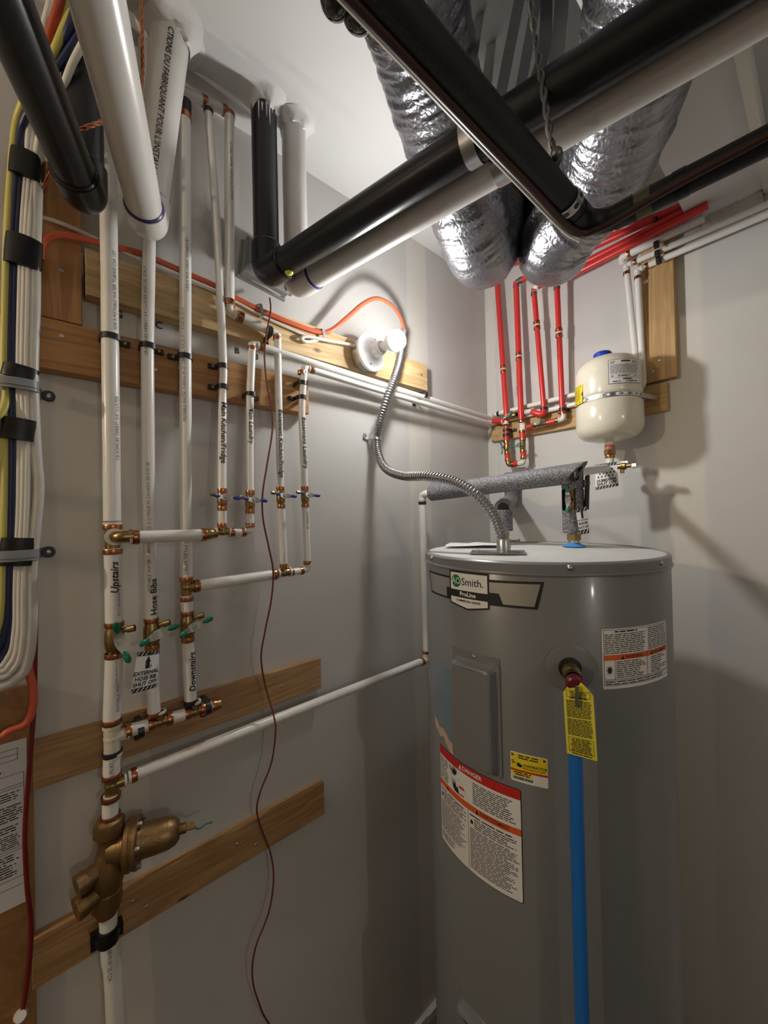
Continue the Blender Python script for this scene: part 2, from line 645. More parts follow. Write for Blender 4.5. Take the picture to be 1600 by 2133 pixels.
def put_poly(mb, fn, pts, h=0.0, step=None):
    if not step:
        mb.add([fn(u, v, h) for u, v in pts], [tuple(range(len(pts)))])
        return
    bm = bmesh.new()
    bm.faces.new([bm.verts.new((u, v, 0)) for u, v in pts])
    lo, hi = min(p[0] for p in pts), max(p[0] for p in pts)
    k = math.floor(lo / step) + 1
    while k * step < hi:
        bmesh.ops.bisect_plane(bm, geom=bm.verts[:] + bm.edges[:] + bm.faces[:], plane_co=(k * step, 0, 0), plane_no=(1, 0, 0), dist=1e-7)
        k += 1
    bm.verts.index_update()
    mb.add([fn(q.co.x, q.co.y, h) for q in bm.verts], [tuple(w.index for w in q.verts) for q in bm.faces])
    bm.free()


def put_frame(mb, fn, u0, u1, v0, v1, w, h=0.0, n=1):
    put_rect(mb, fn, u0, u1, v0, v0 + w, h, n)
    put_rect(mb, fn, u0, u1, v1 - w, v1, h, n)
    put_rect(mb, fn, u0, u0 + w, v0, v1, h)
    put_rect(mb, fn, u1 - w, u1, v0, v1, h)


def put_lines(mb, fn, u0, u1, v1, v0, n, fill=0.5, h=0.0, seed=1, center=False, ragged=0.25):
    """rows of word-long strokes: print too small to read"""
    rd = random.Random(seed)
    lh = (v1 - v0) / n
    for i in range(n):
        v = v1 - (i + 0.5) * lh
        L = (u1 - u0) * (1 - rd.random() * ragged)
        a = u0 if not center else (u0 + u1 - L) / 2
        e = a + L
        while a < e:
            w = lh * rd.uniform(1.4, 5.0)
            b = min(e, a + w)
            put_rect(mb, fn, a, b, v - lh * fill / 2, v + lh * fill / 2, h)
            a = b + lh * 0.55


def flat_fn(o, ux, vy, nz):
    o, ux, vy, nz = V(o), V(ux).normalized(), V(vy).normalized(), V(nz).normalized()
    return lambda u, v, h: o + ux * u + vy * v + nz * h


def pipe_fn(p, t, nrm, r):
    """print that runs along a pipe: u along t, v round the pipe from the side that faces nrm"""
    p, t = V(p), V(t).normalized()
    nn = V(nrm)
    nn = (nn - t * nn.dot(t)).normalized()
    up = nn.cross(t)

    def fn(u, v, h):
        a = v / r
        return p + t * u + (nn * math.cos(a) + up * math.sin(a)) * (r + 0.0006 + h)
    return fn


def cyl_fn(c, r, th0, z0):
    c = V(c)

    def fn(u, v, h):
        a = math.radians(th0) + u / r
        return V((c.x + math.cos(a) * (r + h), c.y + math.sin(a) * (r + h), z0 + v))
    return fn

# ================================================================== the room
wl = struct(MB().mm((-0.1, RY, 0), (0, 0, ZC)).build('wall_left', M_WALL_L, loc=(0, 0, 0), smooth=False))
wb = struct(MB().mm((-0.1, 0, 0), (RX, 0.1, ZC)).build('wall_back', M_WALL_B, loc=(0, 0, 0), smooth=False))
struct(MB().mm((RX, RY, 0), (RX + 0.1, 0.1, ZC)).build('wall_right', M_WALL_O, loc=(0, 0, 0), smooth=False))
struct(MB().mm((-0.1, RY - 0.1, 0), (RX + 0.1, RY, ZC)).build('wall_front', M_WALL_O, loc=(0, 0, 0), smooth=False))
struct(MB().mm((-0.1, RY - 0.1, -0.1), (RX + 0.1, 0.1, 0)).build('floor', M_FLOOR, loc=(0, 0, 0), smooth=False))
ceil = struct(MB().mm((-0.1, RY - 0.1, ZC), (RX + 0.1, 0.1, ZC + 0.1)).build('ceiling', M_CEIL, loc=(0, 0, 0), smooth=False))
SZ = 2.668
sof = struct(MB().mm((0.735, RY, SZ), (0.905, 0, ZC)).build('trim_1', M_SOFF, loc=(0, 0, 0), smooth=False))
struct(MB().mm((0.895, RY, SZ - 0.006), (0.913, 0, SZ + 0.03)).build('trim_2', M_POLY, loc=(0, 0, 0), smooth=False))
# ragged drywall foot along the left wall
mb = MB()
y = -1.2
while y < -0.05:
    L = random.uniform(0.05, 0.12)
    mb.mm((0, y, 0.0), (random.uniform(0.012, 0.03), min(-0.02, y + L), random.uniform(0.012, 0.035)))
    y += L
struct(mb.build('baseboard_left', M_MUD, loc=(0, 0, 0), smooth=False))


def mud(p, r, parent, seed, down=0.03, ax=(0, 0, -1)):
    """lump of joint compound smeared round a pipe where it enters the ceiling"""
    rd = random.Random(seed)
    m = MB()
    n = 22
    vs, fs = [], []
    prof = [(1.85, 0.0), (1.6, 0.003), (1.38, 0.008), (1.18, down * 0.6), (1.06, down), (0.99, down * 1.05)]
    for i, (k, h) in enumerate(prof):
        for j in range(n):
            a = 2 * PI * j / n
            q = noise.noise(V((math.cos(a) * 1.7, math.sin(a) * 1.7, seed + i * 0.35)))
            kk = k if i > 4 else k * (1 + 0.34 * q)
            hh = h * (1 + 0.7 * noise.noise(V((math.cos(a) * 3, math.sin(a) * 3, seed * 3.3))))
            vs.append(V(p) + V((math.cos(a) * r * kk, math.sin(a) * r * kk, -hh)))
    for i in range(len(prof) - 1):
        for j in range(n):
            fs.append((i * n + j, i * n + (j + 1) % n, (i + 1) * n + (j + 1) % n, (i + 1) * n + j))
    m.add(vs, fs)
    return m.build('joint_compound', M_MUD, parent, ang=60)


# pencilled letters on the left wall
for s, px, py, sz in (('G', 247, 655, 0.022), ('C', 331, 678, 0.022), ('B', 494, 731, 0.022), ('3', 535, 744, 0.022)):
    mb = MB()
    p = LW(px, py, 0.001)
    put_text(mb, flat_fn(p, (0, 1, 0), (0, 0, 1), (1, 0, 0)), s, sz, bold=0.02, align='CENTER')
    mb.build('pencil_mark', M_INK, wl, smooth=False)


# ================================================================== boards
def board(name, label, p0, p1, height, thick, nrm, upv, wi, group='boards fixed to the walls', nails=()):
    """p0 -> p1 runs along the top edge of the front face"""
    p0, p1 = V(p0), V(p1)
    ax = (p1 - p0).normalized()
    L = (p1 - p0).length
    nrm, upv = V(nrm).normalized(), V(upv).normalized()
    bm = bmesh.new()
    bmesh.ops.create_cube(bm, size=1.0)
    for q in bm.verts:
        q.co = V((q.co.x * L, q.co.y * thick, q.co.z * height))
    bmesh.ops.bevel(bm, geom=bm.edges[:], offset=0.0018, segments=2, affect='EDGES', profile=0.5)
    me = bpy.data.meshes.new(name)
    bm.to_mesh(me)
    bm.free()
    me.materials.append(WOODS[wi])
    ob = bpy.data.objects.new(name, me)
    COL.objects.link(ob)
    c = (p0 + p1) / 2 - nrm * thick / 2 - upv * height / 2
    ob.matrix_world = Matrix(((ax.x, nrm.x, upv.x, c.x), (ax.y, nrm.y, upv.y, c.y), (ax.z, nrm.z, upv.z, c.z), (0, 0, 0, 1)))
    tag(ob, label, 'board', group)
    for (u, v) in nails:
        s = MB().lathe([(0.0, 0.0012), (0.0028, 0.0012), (0.0042, 0.0004), (0.0042, -0.002)], (0, 0, 0), (0, 1, 0), 10)
        ORG['_n'] = V((0, 0, 0))
        me2 = bpy.data.meshes.new('screw')
        me2.from_pydata([tuple(x + V((u * L / 2, thick / 2, v * height / 2))) for x in s.v], [], s.f)
        me2.materials.append(M_STEEL)
        so = bpy.data.objects.new('screw', me2)
        COL.objects.link(so)
        so.parent = ob
    return ob


X, Y, Z = V((1, 0, 0)), V((0, 1, 0)), V((0, 0, 1))
TH = 0.02
board('wood_board', 'lowest pine board, behind the brass pressure regulator', (TH, -1.52, 1.045), (TH, -0.893, 1.045), 0.092, TH, X, Z, 0, nails=((-0.5, 0.3), (-0.42, -0.3), (0.2, 0.2), (0.35, -0.4)))
board('wood_board', 'pine board behind the lower row of brass tees', (TH, -1.515, 1.402), (TH, -0.895, 1.402), 0.087, TH, X, Z, 1, nails=((-0.55, 0.1), (0.0, 0.2), (0.6, 0.0)))
B3 = 0.036
board('wood_board', 'orange-brown board that the tall white pipes are clipped to', (B3, -1.56, 2.196), (B3, -0.927, 2.196), 0.096, B3, X, Z, 2, nails=((-0.7, 0.4), (-0.2, -0.2), (-0.05, 0.1), (0.62, -0.1)))
board('wood_board', 'pale pine board carrying the bare bulb and orange cable', (B3, -1.427, 2.356), (B3, -0.43, 2.356), 0.094, B3, X, Z, 3, nails=((-0.92, 0.5), (-0.6, 0.6), (0.94, 0.1)))
pa, pb_ = LW(84, 670, 0.03), LW(172, 678, 0.03)
board('wood_board', 'short upright brown board beside the cable bundle', (0.03, pa.y, 2.20), (0.03, pa.y, 2.50), pb_.y - pa.y, 0.03, X, V((0, -1, 0)), 2, nails=((-0.35, 0.0),))
board('wood_board', 'level pine board behind the red pipe valves', (0.03, -TH, 2.209), (0.668, -TH, 2.209), 0.09, TH, V((0, -1, 0)), Z, 4, nails=((-0.93, 0.1), (-0.9, -0.6), (-0.3, 0.3)))
board('wood_board', 'upright pine board right of the cream expansion tank', (0.609, -0.03, 2.216), (0.609, -0.03, 2.66), 0.086, 0.03, V((0, -1, 0)), V((-1, 0, 0)), 4, nails=((-0.72, 0.0), (-0.85, 0.4)))
sp = BW(1345, 587, 0.0315)
MBs = MB().lathe([(0.0, 0.002), (0.006, 0.002), (0.0075, 0.0)], sp, (0, -1, 0), 14)
tag(MBs.build('plastic_plug', M_WHITE), 'round white plug on the upright board under the pipes', 'plug')
# plywood backing at the lower left with its inspection sheet
p0, p1 = LW(-700, 1400, 0.012), LW(66, 1400, 0.012)
tag(MB().mm((0.001, p0.y, 0.0), (0.014, p1.y, 1.51)).build('plywood_panel', M_PANEL, bevel=0.001), 'brown plywood panel behind the inspection sheet', 'panel')
q0, q1 = LW(-150, 1540, 0.018), LW(55, 1540, 0.018)
pz1, pz0 = LW(50, 1538, 0.018).z, LW(50, 1880, 0.018).z
sheet = thing('paper_sheet', 'white printed inspection sheet pinned to the plywood', 'paper', (0.018, q1.y, pz0))
W_, H_ = q1.y - q0.y, pz1 - pz0
MB().mm((0.0165, q0.y, pz0), (0.0172, q1.y, pz1)).build('sheet', M_PAPER, sheet, smooth=False)
fn = flat_fn((0.0175, q0.y, pz0), (0, 1, 0), (0, 0, 1), (1, 0, 0))
mb = MB()
put_frame(mb, fn, 0.02, W_ - 0.012, H_ * 0.885, H_ * 0.955, 0.0007)
put_rect(mb, fn, 0.02, W_ - 0.012, H_ * 0.918, H_ * 0.9205)
put_frame(mb, fn, 0.02, W_ - 0.004, H_ * 0.12, H_ * 0.80, 0.0007)
for k in (0.73, 0.715, 0.35, 0.335, 0.17):
    put_rect(mb, fn, 0.02, W_ - 0.004, H_ * k, H_ * k + 0.0008)
put_lines(mb, fn, 0.03, W_ - 0.012, H_ * 0.84, H_ * 0.82, 1, 0.5, seed=2)
put_lines(mb, fn, 0.03, W_ - 0.008, H_ * 0.70, H_ * 0.645, 4, 0.45, seed=3, center=True)
put_lines(mb, fn, 0.03, W_ - 0.006, H_ * 0.62, H_ * 0.52, 7, 0.45, seed=4, center=True)
put_lines(mb, fn, 0.03, W_ - 0.006, H_ * 0.50, H_ * 0.455, 3, 0.45, seed=5, center=True)
put_lines(mb, fn, 0.03, W_ - 0.006, H_ * 0.445, H_ * 0.36, 7, 0.45, seed=6, center=True)
put_lines(mb, fn, 0.03, W_ - 0.010, H_ * 0.325, H_ * 0.19, 9, 0.45, seed=7)
mb.build('print', M_INK, sheet, smooth=False)


# ================================================================== plumbing kit
def seg(root, a, b, r, m=None, name='tube', n=16):
    return MB().cyl(a, b, r, None, n).build(name, m or M_PEX, root)


def run(root, pts, r, m=None, bend=0.02, name='tube', n=16):
    return MB().tube(rounded(pts, bend, 6), r, n).build(name, m or M_PEX, root)


def ring(root, p, ax, r, m=None, L=0.010):
    p, ax = V(p), V(ax).normalized()
    return MB().lathe([(r * 1.0, -L / 2), (r * 1.10, -L / 2), (r * 1.13, -L * 0.35), (r * 1.13, L * 0.35), (r * 1.10, L / 2), (r, L / 2)], p, ax, 20).build('crimp_ring', m or M_COP, root)


def collar(root, p, ax, r, m=None):
    p, ax = V(p), V(ax).normalized()
    return MB().lathe([(r * 0.7, -0.002), (r * 1.08, -0.002), (r * 1.08, 0.002), (r * 0.7, 0.002)], p, ax, 18).build('collar', m or M_POLY, root)


def elbow(root, p, d1, d2, r, m=None, k=1.5, L=None):
    p, d1, d2 = V(p), V(d1).normalized(), V(d2).normalized()
    L = L or r * k
    m_ = MB().tube(rounded([p + d1 * L * 1.3, p, p + d2 * L * 1.3], L * 0.9, 8), r * 0.93, 16)
    for d in (d1, d2):
        m_.lathe([(r * 0.9, L * 0.9), (r * 1.12, L * 0.9), (r * 1.12, L * 1.1), (r * 0.9, L * 1.1)], p, d, 16)
    return m_.build('elbow', m or M_POLY, root)


def tee(root, p, ax, br, r, m=None, rb=None, L=None):
    p, ax, br = V(p), V(ax).normalized(), V(br).normalized()
    rb = rb or r
    L = L or r * 1.7
    m_ = MB().cyl(p - ax * L, p + ax * L, r * 0.86, None, 16)
    m_.cyl(p, p + br * L * 1.1, rb * 0.86, None, 16)
    m_.ball(p, r * 0.95)
    t = m_.build('tee', m or M_BRASS, root)
    for d in (ax, -ax):
        collar(t, p + d * L, d, r)
    collar(t, p + br * L * 1.1, br, rb)
    return t


def valve(root, p, ax, nrm, r, grip, hdir, drain=None, big=1.0):
    p, ax, nrm, hdir = V(p), V(ax).normalized(), V(nrm).normalized(), V(hdir).normalized()
    hdir = (hdir - nrm * hdir.dot(nrm)).normalized()
    b = MB().lathe([(r * .8, -2.1 * r), (r * .95, -2.1 * r), (r * .95, -1.5 * r), (r * 1.08, -1.2 * r), (r * 1.16, -.5 * r), (r * 1.16, .5 * r),
                    (r * 1.08, 1.2 * r), (r * .95, 1.5 * r), (r * .95, 2.1 * r), (r * .8, 2.1 * r)], p, ax, 18)
    b.cyl(p, p + nrm * r * 1.7, r * .62, r * .5, 12)
    body = b.build('valve_body', M_BRASS, root)
    R = r * big
    s = p + nrm * r * 1.85
    MB().lathe([(0, R * .5), (R * .32, R * .5), (R * .36, R * .42), (R * .36, 0), (0, 0)], s, nrm, 6).build('nut', M_CHROME, body, smooth=False)
    w = nrm.cross(hdir)
    # butterfly lever: waisted plate whose ends kick forward
    outl = [(-2.6, -.32), (-1.5, -.34), (-.7, -.62), (0, -.72), (.7, -.62), (1.5, -.34), (2.6, -.32), (2.6, .32), (1.5, .34), (.7, .62), (0, .72), (-.7, .62), (-1.5, .34), (-2.6, .32)]

    def pt(u, v, h):
        lift = max(0, abs(u) - 0.7) * 0.34
        return s + hdir * u * R + w * v * R + nrm * (R * (0.1 + lift) + h)
    top = [pt(u, v, R * .12) for u, v in outl]
    bot = [pt(u, v, 0) for u, v in outl]
    n = len(outl)
    vs, fs = top + bot, []
    for i in range(6):
        a, b2, c, d = i, i + 1, n - 2 - i, n - 1 - i
        fs.append((a, b2, c, d))
        fs.append((n + d, n + c, n + b2, n + a))
    for i in range(n):
        fs.append((i, (i + 1) % n, (i + 1) % n + n, i + n))
    MB().add(vs, fs).build('lever', M_CHROME, body, ang=25)
    for sg in (-1, 1):
        g = MB()
        ps = [pt(sg * q, 0, R * .06) for q in (1.35, 1.7, 2.2, 2.7, 3.0)]
        g.tube(ps, [R * .16, R * .36, R * .44, R * .40, R * .15], 12, flat=0.5, up=w)
        g.build('grip', grip, body)
    if drain is not None:
        d = V(drain).normalized()
        q = p + ax * r * 1.0
        MB().tube([q, q + d * r * 1.7, q + d * r * 1.7, q + d * r * 2.6], [r * .34, r * .34, r * .48, r * .48], 10).build('drain_cap', M_BRASS, body, ang=20)
    return body


CLIPS = 'black clips on the white pipes'


def clip(label, p, ax, out, side, r, base, group=CLIPS, m=None):
    """plastic pipe clip: half ring over the pipe, foot back to the board, ear with a screw"""
    p, ax, out, side = V(p), V(ax).normalized(), V(out).normalized(), V(side).normalized()
    t = thing('pipe_clip', label, 'clip', p - out * base, group)
    pts = []
    for i in range(13):
        a = -PI / 2 * 1.1 + PI * 1.1 * i / 12
        pts.append(p + (out * math.cos(a) + side * math.sin(a)) * (r * 1.13))
    pts = [p - out * base + side * (-r * 1.13)] + pts + [p - out * base + side * r * 1.13]
    MB().ribbon(pts, ax * 0.011, 0.003).build('band', m or M_BLACK, t, ang=50)
    e = p + side * (r * 1.13 + 0.008) - out * (base - 0.004)
    MB().box(e, side, ax, out, 0.02, 0.012, 0.009).build('ear', m or M_BLACK, t, smooth=False, bevel=0.002)
    MB().lathe([(0, 0.0065), (0.003, 0.0065), (0.0042, 0.005), (0.0042, 0.003)], e, out, 10).build('screw', M_BRASS, t)
    return t


def pipe_print(root, p, t, nrm, r, s, size, bold=0.0, m=None, v=0.0, shear=0.0, sx=1.0, name='printing'):
    mb = MB()
    put_text(mb, pipe_fn(p, t, nrm, r), s, size, 0, v, 0, bold, 'LEFT', shear, sx, vstep=r * .16)
    return mb.build(name, m or M_GREYINK, root, smooth=False)


def lean(a, b, t):
    return V(a).lerp(V(b), t)


DN = V((0, 0, -1))
PO = 0.056      # centre line of the pipes clipped to the left wall
R1, R34, R12 = 0.0152, 0.0125, 0.0092

# ---------------------------------------------------------------- upstairs riser
a_top = LW(222, 60, PO)
t1, t2 = LW(234, 1085, PO), LW(235, 1150, PO)
v1, v2 = LW(238, 1300, PO), LW(238, 1364, PO)
bt = LW(233, 1500, PO)
g = thing('water_pipe', "thick white riser marked Upstairs, leftmost of the tall white pipes", 'pipe', bt, 'white water pipes')
seg(g, V((PO, a_top.y, ZC)), t1, R1)
seg(g, t2, v1, R1)
seg(g, v2, bt, R1)
tc = lean(t1, t2, 0.5)
tee(g, tc, Z, X, R1, L=0.026)
ring(g, lean(t1, t2, 0.2), Z, R1)
ring(g, lean(t1, t2, 0.98), Z, R1)
vp = lean(v1, v2, 0.5)
valve(g, vp, Z, (0.95, 0.22, 0), R1 * .95, M_GREEN, (-0.1, 0.25, -1), drain=(0.5, 0.9, 0.15))
ring(g, v1, Z, R1)
ring(g, v2, Z, R1)
ring(g, LW(233, 1502, PO), Z, R1)
face = V((0.8, -0.45, 0))
pipe_print(g, LW(236, 1235, PO), Z, (0.95, 0.1, 0), R1, 'Upstairs', 0.0185, 0.02, M_INK, 0.0, 0.25, name='handwriting')
pipe_print(g, LW(235, 960, PO), Z, (0.8, 0.45, 0), R1, 'CB SUPPLIES VIPERT* 3/4" 2-LAYER', 0.0085, 0.0)
pipe_print(g, LW(229, 690, PO), Z, (0.8, 0.5, 0), R1, 'SDR-9 POTABLE WATER TUBING CSA 137', 0.0085)
pipe_print(g, LW(235, 1480, PO), Z, (0.8, 0.45, 0), R1, 'POTABLE WATER TUBING 05-25-23', 0.0085)
pipe_print(g, LW(237, 1282, PO), Z, (0.8, 0.45, 0), R1, 'IN CANADA 0015', 0.0085)

# ---------------------------------------------------------------- hose bib pipe
h_top = LW(312, 440, PO)
v1, v2 = LW(315, 1292, PO), LW(317, 1348, PO)
hb = LW(321, 1487, PO)
g = thing('water_pipe', "white pipe marked Hose Bibs, second of the tall white pipes", 'pipe', hb, 'white water pipes')
MB().tube([V((PO, h_top.y - 0.005, ZC)), h_top, LW(307, 720, PO), LW(309, 1000, PO), v1], R34, 16).build('tube', M_PEX, g)
seg(g, v2, hb, R34)
vp = lean(v1, v2, 0.5)
valve(g, vp, Z, (0.94, 0.22, 0.1), R34 * 1.1, M_GREEN, (-0.3, 1, 0.28), drain=(0.45, 0.9, 0.2))
ring(g, v1, Z, R34)
ring(g, v2, Z, R34)
ring(g, hb, Z, R34)
pipe_print(g, LW(314, 1280, PO), Z, (0.95, 0.15, 0), R34, 'Hose Bibs', 0.0185, 0.02, M_INK, -0.003, name='handwriting')
pipe_print(g, LW(304, 745, PO), Z, (0.9, -0.1, 0), R34, 'CB SUPPLIES VIPERT* 3/4" 2-LAYER PERT-AL SDR-9', 0.0085)
pipe_print(g, LW(311, 1230, PO), Z, (0.9, -0.1, 0), R34, 'POTABLE WATER TUBING 05-25', 0.0085)
pipe_print(g, LW(310, 1105, PO), Z, (0.9, -0.1, 0), R34, 'CS A12 MADE IN CANADA 0015 01 25', 0.0085)

# ---------------------------------------------------------------- downstairs pipe
d_top = LW(385, 232, PO)
t1, t2 = LW(388, 1204, PO), LW(389, 1247, PO)
v1, v2 = LW(390, 1277, PO), LW(391, 1332, PO)
db = LW(397, 1462, PO)
g = thing('water_pipe', "white pipe marked Downstairs, third of the tall white pipes", 'pipe', db, 'white water pipes')
MB().tube([d_top, LW(386, 600, PO), LW(387, 1000, PO), t1], R34, 16).build('tube', M_PEX, g)
seg(g, t2, v1, R34)
seg(g, v2, db, R34)
tc3 = lean(t1, t2, 0.45)
tee(g, tc3, Z, (0.35, 0.94, 0), R34, L=0.02)
ring(g, LW(388, 1206, PO), Z, R34)
ring(g, t2, Z, R34)
valve(g, lean(v1, v2, 0.5), Z, (0.94, 0.25, 0.1), R34 * 1.08, M_GREEN, (-0.3, 1, 0.3), drain=(0.45, 0.9, 0.25))
ring(g, v1, Z, R34)
ring(g, v2, Z, R34)
ring(g, db, Z, R34, M_BLACK)
MB().cyl(d_top - Z * 0.004, d_top + Z * 0.022, R34 * 1.15, None, 16).build('cap', M_BLACK, g)
ring(g, d_top - Z * 0.012, Z, R34, L=0.014)
pipe_print(g, LW(397, 1438, PO), Z, (0.95, 0.1, 0), R34, 'Downstairs', 0.0185, 0.02, M_INK, -0.001, 0.2, name='handwriting')
pipe_print(g, LW(383, 880, PO), Z, (0.9, -0.1, 0), R34, 'POTABLE WATER TUBING 05-25 CSA A12 MADE IN CANADA 0015', 0.0085)
pipe_print(g, LW(384, 500, PO), DN, (0.9, 0.1, 0), R34, 'CB SUPPLIES VIPERT SDR-9 PERT', 0.0085)
pipe_print(g, LW(384, 1125, PO), DN, (0.9, -0.1, 0), R34, 'SUPPLIES VIPERT', 0.0105)

# ---------------------------------------------------------------- upper crosspipe (off the upstairs riser)
HO = 0.10
e0 = V((HO, tc.y + 0.004, tc.z))
e1 = LW(288, 1119, HO)
h_end = LW(424, 1114, HO)
g = thing('branch_pipe', 'upper level white pipe crossing in front of the tall pipes', 'pipe', e0, 'white branch pipes')
dY = (h_end - e1).normalized()
elbow(g, e0, -X, dY, R34, M_BRASS, L=0.02)
ring(g, e1 - dY * 0.004, dY, R34)
collar(g, e1 - dY * 0.013, dY, R34)
seg(g, e1, h_end, R34)
ring(g, h_end, dY, R34)
k1 = LW(447, 1111, HO)
MB().tube([h_end, lean(h_end, k1, .3), lean(h_end, k1, .7), k1], [R34 * .9, R34 * 1.02, R34 * .95, R12], 16).build('reducer', M_BRASS, g)
ring(g, k1, dY, R12)
kt = LW(464, 1108, HO)
tee(g, kt, dY, Z, R12, L=0.015)
k2, k3 = LW(483, 1109, HO), LW(507, 1109, HO)
seg(g, k2, k3, R12)
ring(g, k2, dY, R12)
ring(g, k3, dY, R12)
ke = LW(521, 1107, HO)
elbow(g, ke, -dY, Z, R12, M_POLY)

# ---------------------------------------------------------------- main kitchen branch
g = thing('branch_pipe', 'thin white pipe marked Main Kitchen/Fridge, above the first blue valve', 'pipe', kt, 'white branch pipes')
c1, c2 = LW(463, 1022, HO), LW(463, 1059, HO)
up_ = [LW(434, 232, 0.06), LW(448, 420, 0.06), LW(458, 600, 0.058), LW(465, 762, 0.056), LW(464, 810, 0.058), LW(463, 920, 0.08), c1]
MB().tube(spline(up_, 5), R12, 14).build('tube', M_PEX, g)
seg(g, c2, kt + Z * 0.02, R12)
valve(g, lean(c1, c2, 0.5), Z, (1, 0.1, 0.2), R12 * 1.05, M_DKBLUE, (-0.15, 1, -0.12), drain=(0, -1, 0.1), big=1.05)
ring(g, c1, Z, R12)
ring(g, c2, Z, R12)
ring(g, LW(463, 1094, HO), Z, R12)
ring(g, up_[0], Z, R12, M_BLACK)
pipe_print(g, lean(LW(464, 810, 0.058), c1, .15), c1 - LW(464, 810, 0.058), (0.9, 0.1, 0), R12, 'Main Kitchen/Fridge', 0.0185, 0.012, M_INK, -0.001, name='handwriting')

# ---------------------------------------------------------------- main laundry branch + its level run to the corner
g = thing('branch_pipe', 'thin white pipe marked Main Laundry, turning level above the bulb board edge', 'pipe', ke, 'white branch pipes')
c1, c2 = LW(521, 1027, HO), LW(521, 1065, HO)
lt = LW(525, 716, 0.062)
run(g, [lt, LW(520, 850, 0.065), LW(520.3, 960, 0.0867), c1], R12, bend=0.03)
seg(g, c2, ke + Z * 0.02, R12)
valve(g, lean(c1, c2, 0.5), Z, (1, 0.1, 0.2), R12 * 1.05, M_DKBLUE, (-0.15, 1, -0.12), drain=(0, -1, 0.1), big=1.05)
for q in (LW(521, 1026, HO), LW(521, 1065, HO), LW(521, 1094, HO), LW(525, 726, 0.062)):
    ring(g, q, Z, R12)
pipe_print(g, LW(520, 850, 0.065), c1 - LW(520, 850, 0.065), (0.9, 0.1, 0), R12, 'Main Laundry', 0.0175, 0.008, M_INK, -0.001, name='handwriting')
ce1 = V((0.045, -0.045, 2.216))
dl = (ce1 - lt).normalized()
elbow(g, lt, -Z, dl, R12)
ring(g, lt + dl * 0.026, dl, R12)
seg(g, lt + dl * 0.022, ce1, R12, name='level_tube')

# ---------------------------------------------------------------- lower crosspipe (off the downstairs pipe)
g = thing('branch_pipe', 'lower level white pipe running right from the downstairs pipe', 'pipe', tc3, 'white branch pipes')
f1, f2 = LW(414, 1220, PO + 0.015), LW(571, 1197, PO + 0.015)
dY2 = (f2 - f1).normalized()
seg(g, f1 - dY2 * 0.006, f2, R34)
ring(g, f1 - dY2 * 0.004, dY2, R34)
ring(g, f2, dY2, R34)
PB = PO + 0.015
bt3 = LW(592, 1193, PB)
tee(g, bt3, dY2, Z, R34 * .9, rb=R12, L=0.016)
f3, f4 = LW(611, 1191, PB), LW(628, 1189, PB)
seg(g, f3 - dY2 * .008, f4, R12)
ring(g, f3 - dY2 * .006, dY2, R12)
ring(g, f4, dY2, R12)
be4 = LW(641, 1186, PB)
elbow(g, be4, -dY2, Z, R12)

# ---------------------------------------------------------------- basement kitchen branch, up to the ceiling
g = thing('branch_pipe', 'thin white pipe marked Basement Kitchen/Fridge, above the third blue valve', 'pipe', bt3, 'white branch pipes')
c1, c2 = LW(584, 1018, PB), LW(586, 1055, PB)
top = LW(578, 696, 0.058)
seg(g, top, c1, R12)
seg(g, c2, bt3 + Z * 0.02, R12)
valve(g, lean(c1, c2, 0.5), Z, (1, 0.1, 0.2), R12 * 1.05, M_DKBLUE, (-0.15, 1, -0.12), drain=(0, -1, 0.1), big=1.05)
for q in (c1, c2, LW(591, 1178, PB), LW(577, 705, 0.058)):
    ring(g, q, Z, R12)
pipe_print(g, lean(top, c1, (856 - 696) / 322), c1 - top, (0.9, 0.1, 0), R12, 'Basement Kitchen/Fridge', 0.0175, 0.010, M_INK, -0.001, name='handwriting')
lo = LW(478, 650, 0.058)
hi = LW(478, 240, 0.058)
dl = (top - lo).normalized()
elbow(g, top, -Z, -dl, R12)
elbow(g, lo, Z, dl, R12)
seg(g, lo + dl * 0.02, top - dl * 0.018, R34 * .95, name='level_tube')
ring(g, lo + dl * 0.026, dl, R34 * .95, L=0.014)
ring(g, top - dl * 0.02, dl, R12)
seg(g, lo + Z * 0.018, hi, R34 * .92, name='upper_tube')
ring(g, lo + Z * 0.022, Z, R34 * .92, L=0.014)
ring(g, hi, Z, R34 * .92)
pipe_print(g, LW(476, 300, 0.058), DN, (0.9, 0.1, 0), R34 * .92, 'POTABLE WATER TUBING 05-25-23 CSA', 0.008)

# ---------------------------------------------------------------- basement laundry branch + level run
g = thing('branch_pipe', 'thin white pipe marked Basement Laundry, rightmost with a blue valve', 'pipe', be4, 'white branch pipes')
c1, c2 = LW(635, 1017, PB), LW(636, 1053, PB)
lt4 = LW(634, 766, 0.066)
run(g, [lt4, LW(628, 850, 0.067), c1], R12, bend=0.04)
seg(g, c2, be4 + Z * 0.02, R12)
valve(g, lean(c1, c2, 0.5), Z, (1, 0.1, 0.2), R12 * 1.05, M_DKBLUE, (-0.15, 1, -0.12), drain=(0, -1, 0.1), big=1.05)
for q in (c1, c2, LW(640, 1172, PB), LW(628, 776, 0.066)):
    ring(g, q, Z, R12)
pipe_print(g, lean(LW(628, 850, 0.067), c1, .12), c1 - LW(628, 850, 0.067), (0.9, 0.2, 0), R12, 'Basement Laundry', 0.0185, 0.010, M_INK, -0.001, name='handwriting')
pipe_print(g, LW(636, 1066, PB), DN, (0.9, 0.1, 0), R12, 'SUPPLIES CB', 0.0085)
ce2 = V((0.05, -0.045, 2.19))
dl = (ce2 - lt4).normalized()
elbow(g, lt4, -Z, dl, R12)
ring(g, lt4 + dl * 0.024, dl, R12)
seg(g, lt4 + dl * 0.02, ce2, R12, name='level_tube')

